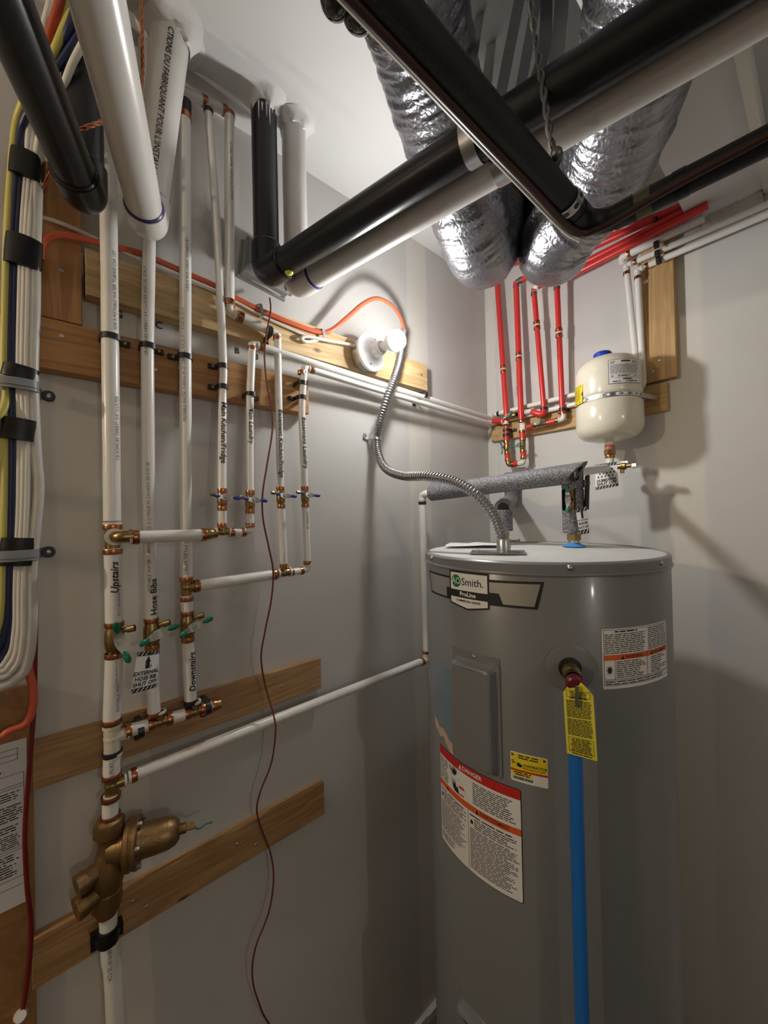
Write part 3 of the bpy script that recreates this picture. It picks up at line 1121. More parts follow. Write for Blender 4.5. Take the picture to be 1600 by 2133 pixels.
# ---------------------------------------------------------------- header under the ceiling
g = thing('header_pipe', 'short white header pipe tucked under the ceiling above the risers', 'pipe', LW(380, 190, 0.05), 'white branch pipes')
ha, hb_ = LW(362, 182, 0.045), LW(480, 236, 0.045)
dh = (hb_ - ha).normalized()
seg(g, ha - dh * 0.06, hb_, R34 * .9)
for px, py in ((423, 217), (466, 229)):
    q = LW(px, py, 0.045)
    ring(g, lean(ha, hb_, (px - 362) / 118), dh, R34 * .9, L=0.012)
elbow(g, lean(ha, hb_, (434 - 362) / 118), dh, (0.35, 0, -1), R12)
elbow(g, hb_, -dh, (0.2, 0, -1), R12)

# ---------------------------------------------------------------- lower manifold
g = thing('manifold_pipe', 'short row of brass tees and white stubs on the middle board', 'pipe', LW(240, 1535, PO), 'white branch pipes')
m0, m1 = LW(242, 1530, PO), LW(455, 1467, PO)
dm = (m1 - m0).normalized()


def mp(px):
    return lean(m0, m1, (px - 242) / 213)


seg(g, mp(268), mp(304), R34)
seg(g, mp(343), mp(378), R34, name='stub')
seg(g, mp(418), mp(446), R34, name='stub')
ring(g, mp(264), dm, R34)
ring(g, mp(306), dm, R34)
ring(g, mp(345), dm, R34)
ring(g, mp(382), dm, R34)
ring(g, mp(417), dm, R34)
ring(g, mp(443), dm, R34)
for px in (324, 400):
    t_ = tee(g, mp(px), dm, Z, R34, L=0.019)
MB().lathe([(R34 * .95, 0), (R34 * .95, 0.012), (R34 * .6, 0.014), (0, 0.014)], mp(446), dm, 14).build('end_cap', M_BRASS, g)

# ---------------------------------------------------------------- pressure regulator column
g = thing('pressure_regulator', 'bronze pressure regulator with a bell pointing right, on the main pipe', 'valve', LW(226, 1900, PO))
wt = LW(234, 1536, PO)
seg_top = LW(233, 1516, PO)
m_ = MB().lathe([(R1 * .9, .026), (R1 * 1.1, .026), (R1 * 1.1, .02), (R1 * .95, .02), (R1 * .95, -.03), (R1 * 1.12, -.03), (R1 * 1.12, -.036), (R1 * .9, -.036)], wt, Z, 20)
m_.cyl(wt, wt + dm * 0.026, R34 * .98, None, 16)
m_.ball(wt, R1 * 1.02)
m_.build('upper_tee', M_CREAMFIT, g)
collar(g, wt + dm * 0.026, dm, R34, M_CREAMFIT)
s1, s2 = LW(234, 1564, PO), LW(233, 1620, PO)
seg(g, s1, s2, R1, name='stub')
ring(g, LW(234, 1568, PO), Z, R1, M_BLACK)
ring(g, LW(233, 1615, PO), Z, R1)
bt_ = LW(233, 1639, PO)
cold0 = LW(252, 1625, PO)
tee(g, bt_ + Z * 0.004, Z, Y, R1 * .9, rb=R34, L=0.02)
s3, s4 = LW(231, 1660, PO), LW(230, 1700, PO)
seg(g, s3, s4, R1 * .93, name='stub')
ring(g, s3, Z, R1)
ring(g, s4, Z, R1)
pipe_print(g, LW(231, 1612, PO), Z, (0.9, 0, 0), R1, '2 PE-RT', 0.009)
# body
u0, u1 = LW(228, 1703, PO), LW(223, 1893, PO)
bz = lambda k: lean(u0, u1, k)
m_ = MB().lathe([(0, 0), (.017, 0), (.024, .004), (.026, .010), (.026, .030), (.022, .036), (.0, .036)], bz(0), bz(1) - bz(0), 8)
m_.build('upper_union_nut', M_BRONZE, g, ang=25)
L_ = (u1 - u0).length
m_ = MB().lathe([(0, 0), (.022, 0), (.025, -.004), (.025, -.036), (.021, -.042), (0, -.042)], bz(1), bz(1) - bz(0), 8)
m_.build('lower_union_nut', M_BRONZE, g, ang=25)
ring(g, u1 + DN * 0.004, Z, R1, L=0.012)
bd = MB()
prof = [(.019, .03), (.018, .05), (.021, .065), (.026, .085), (.028, .105), (.026, .125), (.021, .14), (.019, .16), (.0205, L_ - .036)]
bd.lathe(prof, u0, u1 - u0, 24)
for k, rr in ((0.50, .017), (0.74, .018)):
    q = bz(k)
    d = V((0.25, -0.95, -0.12)).normalized()
    bd.cyl(q, q + d * 0.045, rr * .9, rr, 16)
    bd.lathe([(rr, .036), (rr * 1.12, .036), (rr * 1.12, .052), (rr * .8, .052), (0, .050)], q, d, 16)
bell_d = V((0.34, 0.94, 0.02)).normalized()
bc = bz(0.36)
bd.cyl(bc, bc + bell_d * 0.034, .024, .030, 20)
body = bd.build('body', M_BRONZE, g)
m_ = MB().lathe([(0, .03), (.044, .03), (.046, .032), (.046, .039), (.044, .041), (.044, .043), (.046, .045), (.046, .051), (.044, .053), (0, .053)], bc, bell_d, 28)
m_.build('flange', M_BRONZE, g, ang=30)
bell = MB().lathe([(.034, .05), (.031, .060), (.0305, .085), (.0285, .106), (.024, .118), (.016, .124), (0, .124)], bc, bell_d, 28).build('bell', M_BRONZE, g)
MB().lathe([(.010, .12), (.010, .136), (0, .136)], bc, bell_d, 12).build('lock_nut', M_BRONZE, bell)
MB().lathe([(.0085, .136), (.0085, .152), (0, .152)], bc, bell_d, 4).build('screw_head', M_BRASS, bell, smooth=False)
w1 = bell_d.cross(Z).normalized()
w2 = w1.cross(bell_d)
for k in range(6):
    a = 2 * PI * k / 6 + .3
    q = bc + (w1 * math.cos(a) + w2 * math.sin(a)) * .040 + bell_d * .052
    MB().lathe([(.0055, 0), (.0055, .006), (.004, .008), (0, .008)], q, bell_d, 6).build('bolt', M_STEEL, g, smooth=False)
q = bc + bell_d * 0.147
MB().tube(spline([q, q + V((0.004, 0.012, -0.010)), q + V((0.003, 0.026, -0.008)), q + V((0.002, 0.04, -0.012))], 5), .0032, 6, flat=.6).build('verdigris_wire', M_TEAL, g)
# feed pipe below
g = thing('feed_pipe', 'white supply pipe rising from the floor to the bronze regulator', 'pipe', LW(250, 2300, PO), 'white water pipes')
fp = [LW(225, 1897, PO), LW(226, 1930, PO), LW(229, 1990, PO), LW(240, 2133, PO), V((PO, LW(250, 2133, PO).y, 0))]
MB().tube(spline(fp, 6), R1 * .98, 16).build('tube', M_PEX, g)
pipe_print(g, LW(228, 1965, PO), DN, (0.9, -0.1, 0), R1, '0015 01 25 CSA', 0.009)
tp = MB()
for k in range(5):
    q = LW(224 + random.uniform(-3, 3), 1938 + 4 * k, PO)
    tp.tube([q + V((.0, .0, .007)), q - V((.0, 0, .007))], R1 * (1.18 + .16 * random.random()), 12)
tp.box(LW(203, 1956, PO - .005), Y, Z, X, .022, .03, .012)
tp.box(LW(243, 1932, PO - .01), Y, Z, X, .02, .022, .02)
tag(tp.build('tape_wrap', M_TAPE, ang=60), 'lumpy black tape wrapped round the feed pipe', 'tape')

# ---------------------------------------------------------------- cold run to the heater corner
g = thing('cold_water_pipe', 'long bare white pipe running level to the heater, then up the corner side', 'pipe', cold0, 'white water pipes')
ce = LW(889, 1374, PO)
dc = (ce - cold0).normalized()
seg(g, cold0 + dc * 0.012, ce - dc * 0.022, R34)
ring(g, cold0 + dc * 0.022, dc, R34)
ring(g, ce - dc * 0.026, dc, R34)
elbow(g, ce, -dc, Z, R34)
cu = V((PO - .004, ce.y, LW(879, 1030, PO).z))
ring(g, ce + Z * 0.027, Z, R34)
seg(g, ce + Z * 0.02, cu - Z * 0.018, R34, name='upright_tube')
ring(g, cu - Z * 0.030, Z, R34, M_BLACK)
FY = 0.472          # the foam-wrapped run lies on the plane y = -FY
fo0 = V((0.085, -FY - .01, BW(902, 1022, FY).z))
fo1 = BW(1196, 986, FY - .02)
elbow(g, cu, DN, fo1 - cu, R34, M_POLY)
seg(g, cu + (fo1 - cu).normalized() * .015, fo1, R34, name='wrapped_tube')
COLD_UP = (cu, fo0, fo1)

# ================================================================== clips on the left wall
bs = PO - B3
clip('black clip on the Upstairs riser, leftmost of the row on the orange-brown board', LW(231, 704, PO), Z, X, Y, R1, bs)
clip('black clip on the Hose Bibs pipe, second of the row', LW(309, 722, PO), Z, X, Y, R34, bs)
clip('black clip on the Downstairs pipe, third of the row', LW(386, 744, PO), Z, X, -Y, R34, bs)
clip('upper of two black clips on the Main Kitchen pipe', LW(464, 763, 0.056), Z, X, -Y, R12, bs)
clip('lower of two black clips on the Main Kitchen pipe', LW(464, 806, 0.058), Z, X, -Y, R12, bs)
clip('single black clip on the Main Laundry pipe', LW(523, 822, 0.064), Z, X, Y, R12, 0.028)
clip('upper of two black clips on the Basement Laundry pipe', LW(630, 798, 0.066), Z, X, Y, R12, 0.030)
clip('lower of two black clips on the Basement Laundry pipe', LW(629, 828, 0.066), Z, X, -Y, R12, 0.030)
clip('black clip on the row of brass tees, nearest the regulator column', LW(292, 1521, PO), dm, X, -Z, R34, PO - TH)
clip('black clip at the capped right end of the brass tee row', LW(432, 1474, PO), dm, X, -Z, R34, PO - TH)
clip('black clip on the short level pipe under the grey box', LW(560, 690, 0.058), (0, 1, -0.05), X, -Z, R34 * .9, 0.022)
clip('black clip under the right end of the pale bulb board', LW(885, 822, 0.058), (0, 1, 0), X, -Z, R12, 0.058)

# ================================================================== big vent and drain pipes
PZ = 2.405
RV = 0.0302


def vent(name, label, up, low, far, m, hubm, prim, mudseed, k=1.0, rt=RV):
    """riser from the ceiling, elbow, then a level run towards far"""
    up = V((low.x, low.y, ZC)) if up is None else V(up)
    ud = (up - low).normalized()
    d = (far - low).normalized()
    g = thing(name, label, 'pipe', low, 'large vent pipes')
    MB().cyl(up, low + ud * 0.04 * k, rt, RV, 28).build('riser', m, g)
    seg(g, low + d * 0.04 * k, far, RV, m, 'run', 28)
    R_ = RV * 1.16
    path = [low + ud * 0.068 * k] + rounded([low + ud * 0.060 * k, low, low + d * 0.060 * k], 0.055 * k, 12) + [low + d * 0.068 * k]
    MB().tube(path, R_, 28).build('elbow', hubm, g)
    for q, ax in ((low + ud * 0.069 * k, ud), (low + d * 0.069 * k, d)):
        MB().lathe([(RV * .99, -.002), (RV * 1.12, -.002), (RV * 1.04, .004), (RV * .99, .004)], q, ax, 28).build('cement_bead', prim, g)
    mud(up, rt, ceil, mudseed)
    return g, d


# black pair on the right
b_low = ZP(560, 566, PZ + .005)
b_low = V((0.105, LW(556, 566, 0.105).y, PZ))
b_far = ZP(1256, 127, PZ)
b_far = b_low + (b_far - b_low).normalized() * 1.9
gB, dB = vent('vent_pipe', 'long black vent pipe crossing the ceiling to the upper right', None, b_low, b_far, M_ABS, M_ABS, M_ABS, 3.1)
w_low = V((0.108, LW(618, 590, 0.108).y, PZ))
w_far = ZP(1256, 212, PZ)
w_far = w_low + (w_far - w_low).normalized() * 1.9
gW, dW = vent('vent_pipe', 'long pale vent pipe crossing beside the black one to the upper right', None, w_low, w_far, M_GREYPVC, M_GREYPVC, M_PURPLE, 5.7)
mbd = MB()
fnd = pipe_fn(V((b_low.x, b_low.y, ZC - .03)), DN, (.8, -.35, 0), RV)
for u0, u1, v0 in ((0, .045, -.012), (.004, .025, -.004), (0, .035, .006), (.01, .052, .013), (0, .018, .020)):
    put_poly(mbd, fnd, [(u0, v0 - .0022), (u1, v0 - .0004), (u1, v0 + .0004), (u0, v0 + .0022)], .0004)
mbd.build('compound_drips', M_MUD, gB, smooth=False)
# yellow-green cement smear under the black elbow
MB().ball(b_low + dB * 0.075 + V((0.01, 0, -RV * 1.05)), .008, 10, 6, (1.2, 1.2, .5)).build('cement_smear', mat('cement_yellow', (.62, .66, .05), .4), gB)
# pair on the left, heading over the viewer's left shoulder
dl_ = V((0.955, -0.297, 0)).normalized()
wl_low = V((0.118, LW(308, 418, 0.118).y, 2.40))
lw_far = ZP(202, 0, 2.40)
lw_far = wl_low + (lw_far - wl_low).normalized() * 1.15
gLW, dLW = vent('vent_pipe', 'bright white vent pipe coming forward at the upper left', ZP(357, 66, ZC), wl_low, lw_far, M_PVC, M_PVC, M_PURPLE, 9.2, .72, .036)
wl_up = ZP(357, 66, ZC)
pipe_print(gLW, lean(wl_up, wl_low, .075), wl_low - wl_up, (0.9, -0.25, 0), .0355, "CTIONS DU FABRIQUANT POUR L'INSTALLATION. MADE", 0.0150, 0.012, M_INK, 0.004, sx=1.08)
bl_low = V((0.130, LW(176, 392, 0.130).y, 2.395))
bl_far = ZP(67, 146, 2.395)
bl_far = bl_low + (bl_far - bl_low).normalized() * 1.15
gLB, dLB = vent('vent_pipe', 'scuffed black vent pipe coming forward at the upper left corner', None, bl_low, bl_far, M_ABS, M_ABS, M_ABS, 12.4, .78)

# ================================================================== foil ducts
def duct(label, pts, r, seed):
    path = spline(pts, 26)
    # resample evenly
    ds = [0]
    for i in range(1, len(path)):
        ds.append(ds[-1] + (path[i] - path[i - 1]).length)
    step = 0.0045
    out, j = [], 0
    n = int(ds[-1] / step)
    for k in range(n):
        s = k * step
        while j < len(ds) - 2 and ds[j + 1] < s:
            j += 1
        t = (s - ds[j]) / max(1e-9, ds[j + 1] - ds[j])
        out.append(path[j].lerp(path[j + 1], t))
    N = 56
    tg = [(out[min(n - 1, i + 1)] - out[max(0, i - 1)]).normalized() for i in range(n)]
    u = V((0, 0, 1)).cross(tg[0]).normalized()
    vs, fs = [], []
    for i in range(n):
        u = (u - tg[i] * u.dot(tg[i])).normalized()
        w = tg[i].cross(u)
        for k in range(N):
            a = 2 * PI * k / N
            s = i * step
            ph = s / 0.034 + a / (2 * PI)
            rib = -0.0030 * abs(math.sin(PI * ph)) ** 0.5 + .002
            q = V((math.cos(a) * 2.2, math.sin(a) * 2.2, s * 24 + seed))
            q2 = V((math.cos(a) * 6, math.sin(a) * 6, s * 75 + seed))
            q3 = V((math.cos(a) * 1.5, math.sin(a) * 1.5, s * 105 + seed))
            cr = 0.0024 * noise.noise(q) + 0.0034 * noise.noise(q3) + 0.0022 * abs(noise.noise(q2 * 2.3))
            vs.append(out[i] + (u * math.cos(a) + w * math.sin(a)) * (r + rib + cr))
    for i in range(n - 1):
        for k in range(N):
            a, b = i * N + k, i * N + (k + 1) % N
            fs.append((a, b, b + N, a + N))
    ob = MB().add(vs, fs).build('foil_duct', M_FOIL, ang=180)
    tag(ob, label, 'duct', 'foil ducts under the ceiling')
    return ob


eA = ZP(992, 492, 2.545)
duct('crinkled foil duct ending near the corner, left of the pair', [ZP(835, -150, 2.71) + (ZP(835, -150, 2.71) - ZP(860, 0, 2.705)).normalized() * 1.0, ZP(835, -150, 2.71), ZP(860, 0, 2.705), ZP(885, 110, 2.69), ZP(925, 270, 2.65), ZP(966, 410, 2.58), eA,
      eA + V((-.02, .055, -.004)), eA + V((-.03, .10, .04)), eA + V((-.03, .115, .13)), eA + V((-.03, .115, .29))], 0.092, 1.0)
eB = ZP(1172, 476, 2.545)
duct('crinkled foil duct above the black hose bend, right of the pair', [ZP(1395, -160, 2.60) + (ZP(1395, -160, 2.60) - ZP(1352, 0, 2.58)).normalized() * 1.0, ZP(1395, -160, 2.60), ZP(1352, 0, 2.58), ZP(1318, 160, 2.57), ZP(1268, 330, 2.565), ZP(1222, 420, 2.555), eB,
      eB + V((-.045, .05, -.006)), eB + V((-.07, .09, .04)), eB + V((-.075, .11, .13)), eB + V((-.075, .11, .29))], 0.094, 5.0)

# ================================================================== insulated line set
LZ = 2.270
RL = 0.0178
lx = ZP(1000, 215, LZ).x
c_el = V((lx, -0.816, LZ))
fa = V((lx, -1.75, LZ + 0.0))
ly = c_el.y
fr_ = V((1.9, ly + .06, LZ))
g = thing('insulated_hose', 'thick black foam-wrapped hose bending right in front of the foil ducts', 'hose', c_el)
MB().tube([fa] + rounded([lean(fa, c_el, .5), c_el, c_el + (fr_ - c_el).normalized() * .5], 0.046, 14) + [fr_], RL, 24).build('foam_sleeve', M_FOAMB, g)
# sealing tape and dull ribbed tape round the bend
for k, mm_, L in ((0.048, M_TAPE, .026), (0.075, mat('olive_tape', (.10, .10, .04), .4), .02), (0.119, M_TAPE, .016)):
    d = (fr_ - c_el).normalized()
    q = c_el + d * k
    MB().lathe([(RL, -L / 2), (RL * 1.06, -L / 2), (RL * 1.07, 0), (RL * 1.06, L / 2), (RL, L / 2)], q, d, 24).build('tape', mm_, g)
d = Y
q = c_el - Y * 0.05
MB().lathe([(RL, -.012), (RL * 1.06, -.012), (RL * 1.08, 0), (RL * 1.06, .012), (RL, .012)], q, Y, 24).build('tape', M_TAPE, g)
# slim brown tube beside it
g2off = V((-RL * .72, 0, -RL * .86))
bp = [fa + g2off, lean(fa, c_el, .55) + g2off, lean(fa, c_el, .8) + g2off + V((.002, 0, -.002)), c_el + V((-.007, -.055, -.021)), c_el + V((.025, -.0195, -.0195)),
      c_el + V((.14, -RL + .003, -.011)), c_el + V((.42, -RL + .022, -.004)), fr_ + V((0, -RL - .002, -.012))]
tag(MB().tube(spline(bp, 8), .0055, 12).build('brown_tube', M_BROWNT), 'thin dark brown tube strapped along the black foam hose', 'tube')
wp = [fa + V((-RL - .003, 0, -.010)), lean(fa, c_el, .45) + V((-RL - .003, 0, -.010)), lean(fa, c_el, .75) + V((-RL - .004, 0, -.012)), c_el + V((-RL * .9, -.07, -.022)), c_el + V((-.006, -.03, -.028))]
tag(MB().tube(spline(wp, 8), .0032, 8).build('white_cable', M_CABW), 'slim white cable along the underside of the black hose', 'cable')
# perforated hanger strap round the hose, and its twisted wire
st = thing('perforated_strap', 'punched metal strap looped round the black hose above its bend', 'strap', c_el - Y * .09)
pts = []
for i in range(25):
    a = 2 * PI * i / 24
    pts.append(c_el - Y * .085 + V((math.cos(a) * RL * 1.1, 0.25 * math.sin(a) * RL, math.sin(a) * RL * 1.1)))
MB().ribbon(pts, (0, .017, 0), .0015).build('band', M_STEEL, st, ang=60)
for i in range(0, 24, 3):
    a = 2 * PI * i / 24
    o = V((math.cos(a), .0, math.sin(a)))
    q = c_el - Y * .085 + V((math.cos(a) * RL * 1.1, 0.25 * math.sin(a) * RL, math.sin(a) * RL * 1.1))
    MB().lathe([(0, .0012), (.0042, .0012), (.0042, 0)], q, o, 10).build('hole', M_BLACK, st)
hk = ZP(1153, 326, LZ + RL + .004)
ht = ZP(1040, -420, ZC)
tw = thing('twisted_wire', 'dark twisted hanger wire dropping to the black hose', 'wire', hk)
d = (ht - hk)
L_ = d.length
d.normalize()
u = d.cross(X).normalized()
w = d.cross(u)
for ph in (0, PI):
    MB().tube([hk + d * (L_ * i / 160) + (u * math.cos(ph + i * .42) + w * math.sin(ph + i * .42)) * .0026 for i in range(161)], .0025, 6).build('strand', M_DSTEEL, tw)
MB().ball(hk + V((.004, 0, 0)), .0085, 12, 8).build('ball_end', M_DSTEEL, tw)

# ================================================================== galvanised hangers of the vent pipes
def hanger(label, c, d, r, top, m, wid=.022):
    """U strap under a pipe at c (axis d), both legs up to the ceiling"""
    side = d.cross(Z).normalized()
    pts = [top + side * r * 1.02, c + side * r * 1.03 + Z * .03]
    for i in range(13):
        a = PI * i / 12
        pts.append(c + side * math.cos(a) * r * 1.05 - Z * math.sin(a) * r * 1.05)
    pts += [c - side * r * 1.03 + Z * .03, top - side * r * 1.02]
    return tag(MB().ribbon(pts, d * wid, .0012).build('pipe_hanger', m, ang=60), label, 'strap', 'galvanised pipe hangers')


def on_pipe(low, d, px, py, z):
    q = ZP(px, py, z)
    return low + d * (q - low).dot(d)


c = on_pipe(b_low, dB, 978, 300, PZ - .01)
hanger('bright galvanised hanger strap under the black vent pipe, nearest the bulb', c, dB, RV, ZP(1012, 60, ZC), M_STEEL)
c = on_pipe(w_low, dW, 1064, 372, PZ)
hanger('galvanised hanger strap under the pale vent pipe, half hidden by the black hose', c, dW, RV, ZP(1108, -40, ZC), M_STEEL)
c = on_pipe(b_low, dB, 1092, 238, PZ) + Z * RV * .8 + V((-.01, RV * .8, 0))
t1_, t2_ = ZP(1136, -50, ZC), ZP(1172, -60, ZC)
tag(MB().ribbon(spline([c, lean(c, t1_, .35) + V((.012, .01, 0)), lean(c, t1_, .7) + V((.012, 0, 0)), t1_], 8), [dB * (.024 - .0006 * k) + Y * .0008 * k for k in range(25)], .0012).build('hanger_strap', M_DSTEEL), 'dark twisted hanger strap, left of the two above the black pipe', 'strap', 'galvanised pipe hangers')
c = c + dB * .04
tag(MB().ribbon(spline([c, lean(c, t2_, .5) + V((.004, 0, 0)), t2_], 6), dB * .024, .0012).build('hanger_strap', M_STEEL), 'pale straight hanger strap, right of the two above the black pipe', 'strap', 'galvanised pipe hangers')
# glossy round lamps at the top edge
for k, (px, py, r_) in enumerate(((700, -4, .021), (748, 22, .023))):
    b_ = thing('glass_bulb', ('left' if k == 0 else 'right') + ' of two glossy dark glass balls at the top edge beside the hose', 'bulb', ZP(px, py, 2.47), 'glass balls at the top edge')
    q = ZP(px, py, 2.47)
    MB().ball(q, r_, 24, 16).build('globe', M_GLASS, b_)
    MB().lathe([(.012, .018), (.012, .05), (.004, .06), (.004, ZC - q.z)], q, Z, 14).build('stem', M_DSTEEL, b_)

# ================================================================== pipes on the back wall
# two white pipes that turn out of the left-wall corner and climb behind the tank
NB = V((0, -1, 0))
for k, (start, z_, off, vx, htop, lab) in enumerate((
        (ce1, 2.232, .030, (1303, 0), (1319, 548), 'upper white pipe from the corner, climbing behind the tank to the middle level pipe'),
        (ce2, 2.196, .034, (1325, 0), (1342, 557), 'lower white pipe from the corner, climbing behind the tank to the lowest level pipe'))):
    g = thing('water_pipe', lab, 'pipe', start, 'white back-wall pipes')
    o = .05
    up1 = BW(htop[0] - 14, htop[1] + 5, o)
    up0 = V((up1.x + .012 * (1 - k) + .004, -o, z_ + .02))
    a = V((.05, -off - .02, z_))
    run(g, [start, V((.045 + .01 * k, -off, z_)), V((up0.x, -off, z_ + .004)), V((up0.x, -off - .004, z_ + .06)), up1], R12, bend=.025)
    far = BW(1700, (429 if k == 0 else 451) - 48, o)
    dfar = (far - up1).normalized()
    elbow(g, up1, up0 - up1, dfar, R12)
    seg(g, up1 + dfar * .02, far, R12, name='level_tube')
    ring(g, up1 + dfar * .026, dfar, R12)
    ring(g, up1 - Z * .026, Z, R12)
    elbow(g, V((.046 + .01 * k, -off, z_)), (0, -1, 0), X, R12)
    ring(g, V((.075, -off, z_)), X, R12, M_BLACK)
g = thing('water_pipe', 'thickest of the level white pipes at the upper right, ending in an elbow', 'pipe', BW(1305, 532, .05), 'white back-wall pipes')
a, b = BW(1306, 530, .05), BW(1462, 456, .05)
d = (b - a).normalized()
seg(g, a, b + d * .006, R34)
ring(g, a + d * .006, d, R34)
elbow(g, a - d * .016, d, (0, 1, -.2), R34)
cl = thing('clip_strip', 'black linked clip strip holding the level pipes on the upright board', 'clip', BW(1370, 520, .05))
for k, (px, py) in enumerate(((1367, 462), (1368, 487), (1369, 512), (1371, 531), (1374, 545))):
    q = BW(px, py, .052)
    MB().box(q + NB * .008, X, Z, NB, .014, .020, .014).build('link', M_BLACK, cl, smooth=False, bevel=.003)
    MB().lathe([(0, .002), (.003, .002), (.003, 0)], q + NB * .015, NB, 8).build('screw', M_BRASS, cl)
mb = MB()
put_text(mb, flat_fn(BW(1389, 512, .0615), X, Z, NB), 'A', .012, align='CENTER')
mb.build('pen_mark', M_INK, g, smooth=False)
# joint-compound repair where the thick pipe meets the soffit
m_ = MB()
n = 26
q0, q1 = BW(1462, 453, .004), BW(1590, 404, .004)
vs, fs = [], []
for i in range(n):
    t = i / (n - 1)
    p = lean(q0, q1, t)
    vs += [p + V((0, -.004 - .008 * random.random(), .012 + .006 * random.random())), p + V((0, -.012 - .010 * random.random(), 0)), p + V((0, .002, -.03 - .012 * random.random()))]
for i in range(n - 1):
    for k in range(2):
        fs.append((3 * i + k, 3 * i + k + 1, 3 * i + k + 4, 3 * i + k + 3))
m_.add(vs, fs).build('joint_compound', M_MUD, wb, ang=70)

# ---------------------------------------------------------------- red hot-water pipes
RR = 0.0112
GR = 'red hot-water pipes'


def coupling(g, p, ax):
    ring(g, p + V(ax) * .011, ax, RR)
    ring(g, p - V(ax) * .011, ax, RR)
    collar(g, p, ax, RR)


# first (left): top is hidden by the foil duct
g1 = thing('red_pipe', 'red pipe nearest the corner, with two black clips below', 'pipe', BW(1058, 972, .05), GR)
a, b = BW(1034, 560, .045), BW(1055, 862, .05)
seg(g1, a, b, RR, M_RED)
coupling(g1, lean(a, b, (771 - 560) / 302), (b - a).normalized())
e = BW(1054, 877, .05)
seg(g1, b, e, RR, M_RED, 'stub')
d = BW(1027, 877, .05)
seg(g1, d, e, RR, M_RED, 'stub')
tee(g1, e, Z, (-1, 0, 0), RR, M_POLY, L=.012)
MB().ball(d, RR * .8, 12, 8).build('end_cap', M_POLY, g1)
f0, f1 = BW(1055, 888, .05), BW(1055, 920, .05)
seg(g1, f0, f1, RR, M_RED, 'stub')
ring(g1, f1, Z, RR)
vv = BW(1056, 932, .052)
valve(g1, vv, Z, (-.45, -.9, 0), RR * .95, M_GREEN, (.25, -.12, -1))
f2, f3 = BW(1057, 944, .05), BW(1058, 958, .05)
seg(g1, f2, f3, RR, M_RED, 'stub')
ring(g1, f2, Z, RR)
ring(g1, f3, Z, RR)
be = BW(1059, 968, .05)
elbow(g1, be, Z, X, RR, M_BRASS)
seg(g1, be + X * .016, BW(1082, 965, .05), RR, M_RED, 'stub')
ring(g1, be + X * .02, X, RR)
a2 = BW(1034, 560, .045)
seg(g1, a2, BW(1470, 418, .022), RR, M_RED, 'level_tube')
# second
g2_ = thing('red_pipe', 'red pipe second from the corner, running straight down to its green valve', 'pipe', BW(1090, 965, .062), GR)
a, b = BW(1075, 588, .055), BW(1086, 874, .066)
seg(g2_, a, b, RR, M_RED)
coupling(g2_, lean(a, b, (744 - 588) / 286), (b - a).normalized())
ring(g2_, BW(1087, 878, .066), Z, RR)
t_ = BW(1088, 890, .064)
tee(g2_, t_, Z, X, RR, M_POLY, L=.013)
f0, f1 = BW(1088, 899, .064), BW(1089, 916, .064)
seg(g2_, f0, f1, RR, M_RED, 'stub')
ring(g2_, f0, Z, RR)
ring(g2_, f1, Z, RR)
valve(g2_, BW(1089, 928, .064), Z, (-.35, -.92, 0), RR * .95, M_GREEN, (-1, .3, -.12))
f2, f3 = BW(1090, 940, .062), BW(1091, 953, .062)
seg(g2_, f2, f3, RR, M_RED, 'stub')
ring(g2_, f2, Z, RR)
ring(g2_, f3, Z, RR)
elbow(g2_, BW(1091, 964, .056), Z, -X, RR, M_POLY)
pipe_print(g2_, BW(1079, 770, .06), DN, (-.1, -1, 0), RR, 'POTABLE WATER TUBING 05-25', .0075, 0, M_INK)
d = (BW(1452, 424, .055) - a).normalized()
elbow(g2_, a, b - a, d, RR, M_DSTEEL)
seg(g2_, a + d * .018, BW(1475, 404, .055), RR, M_RED, 'level_tube')
ring(g2_, a + d * .024, d, RR, M_DSTEEL)
# third
g3 = thing('red_pipe', 'slim red pipe third from the corner, bending level at its foot', 'pipe', BW(1133, 850, .05), GR)
a, b = BW(1112, 601, .07), BW(1133, 848, .05)
seg(g3, a, b, RR * .86, M_RED)
cpl = lean(a, b, (678 - 601) / 247)
coupling(g3, cpl, (b - a).normalized())
lv = [b, BW(1131, 862, .055), BW(1118, 861, .06), BW(1108, 857, .06)]
MB().tube(spline(lv, 6), RR, 14).build('foot_bend', M_RED, g3)
elbow(g3, BW(1104, 857, .052), X, -X, RR * .9, M_POLY)
seg(g3, BW(1100, 859, .045), BW(1080, 864, .045), RR * .8, M_COP, 'copper_stub')
valve(g3, BW(1066, 866, .062), X, (-.2, -1, .1), RR * .9, M_GREEN, (1, -.1, .25), big=.95)
far = BW(1454, 428, .035)
d = (far - a).normalized()
elbow(g3, a, b - a, d, RR * .9, M_POLY)
ring(g3, a - Z * .02, Z, RR * .9, M_DSTEEL)
ring(g3, a + d * .022, d, RR * .9)
seg(g3, a + d * .018, BW(1475, 416, .07), RR, M_RED, 'level_tube')
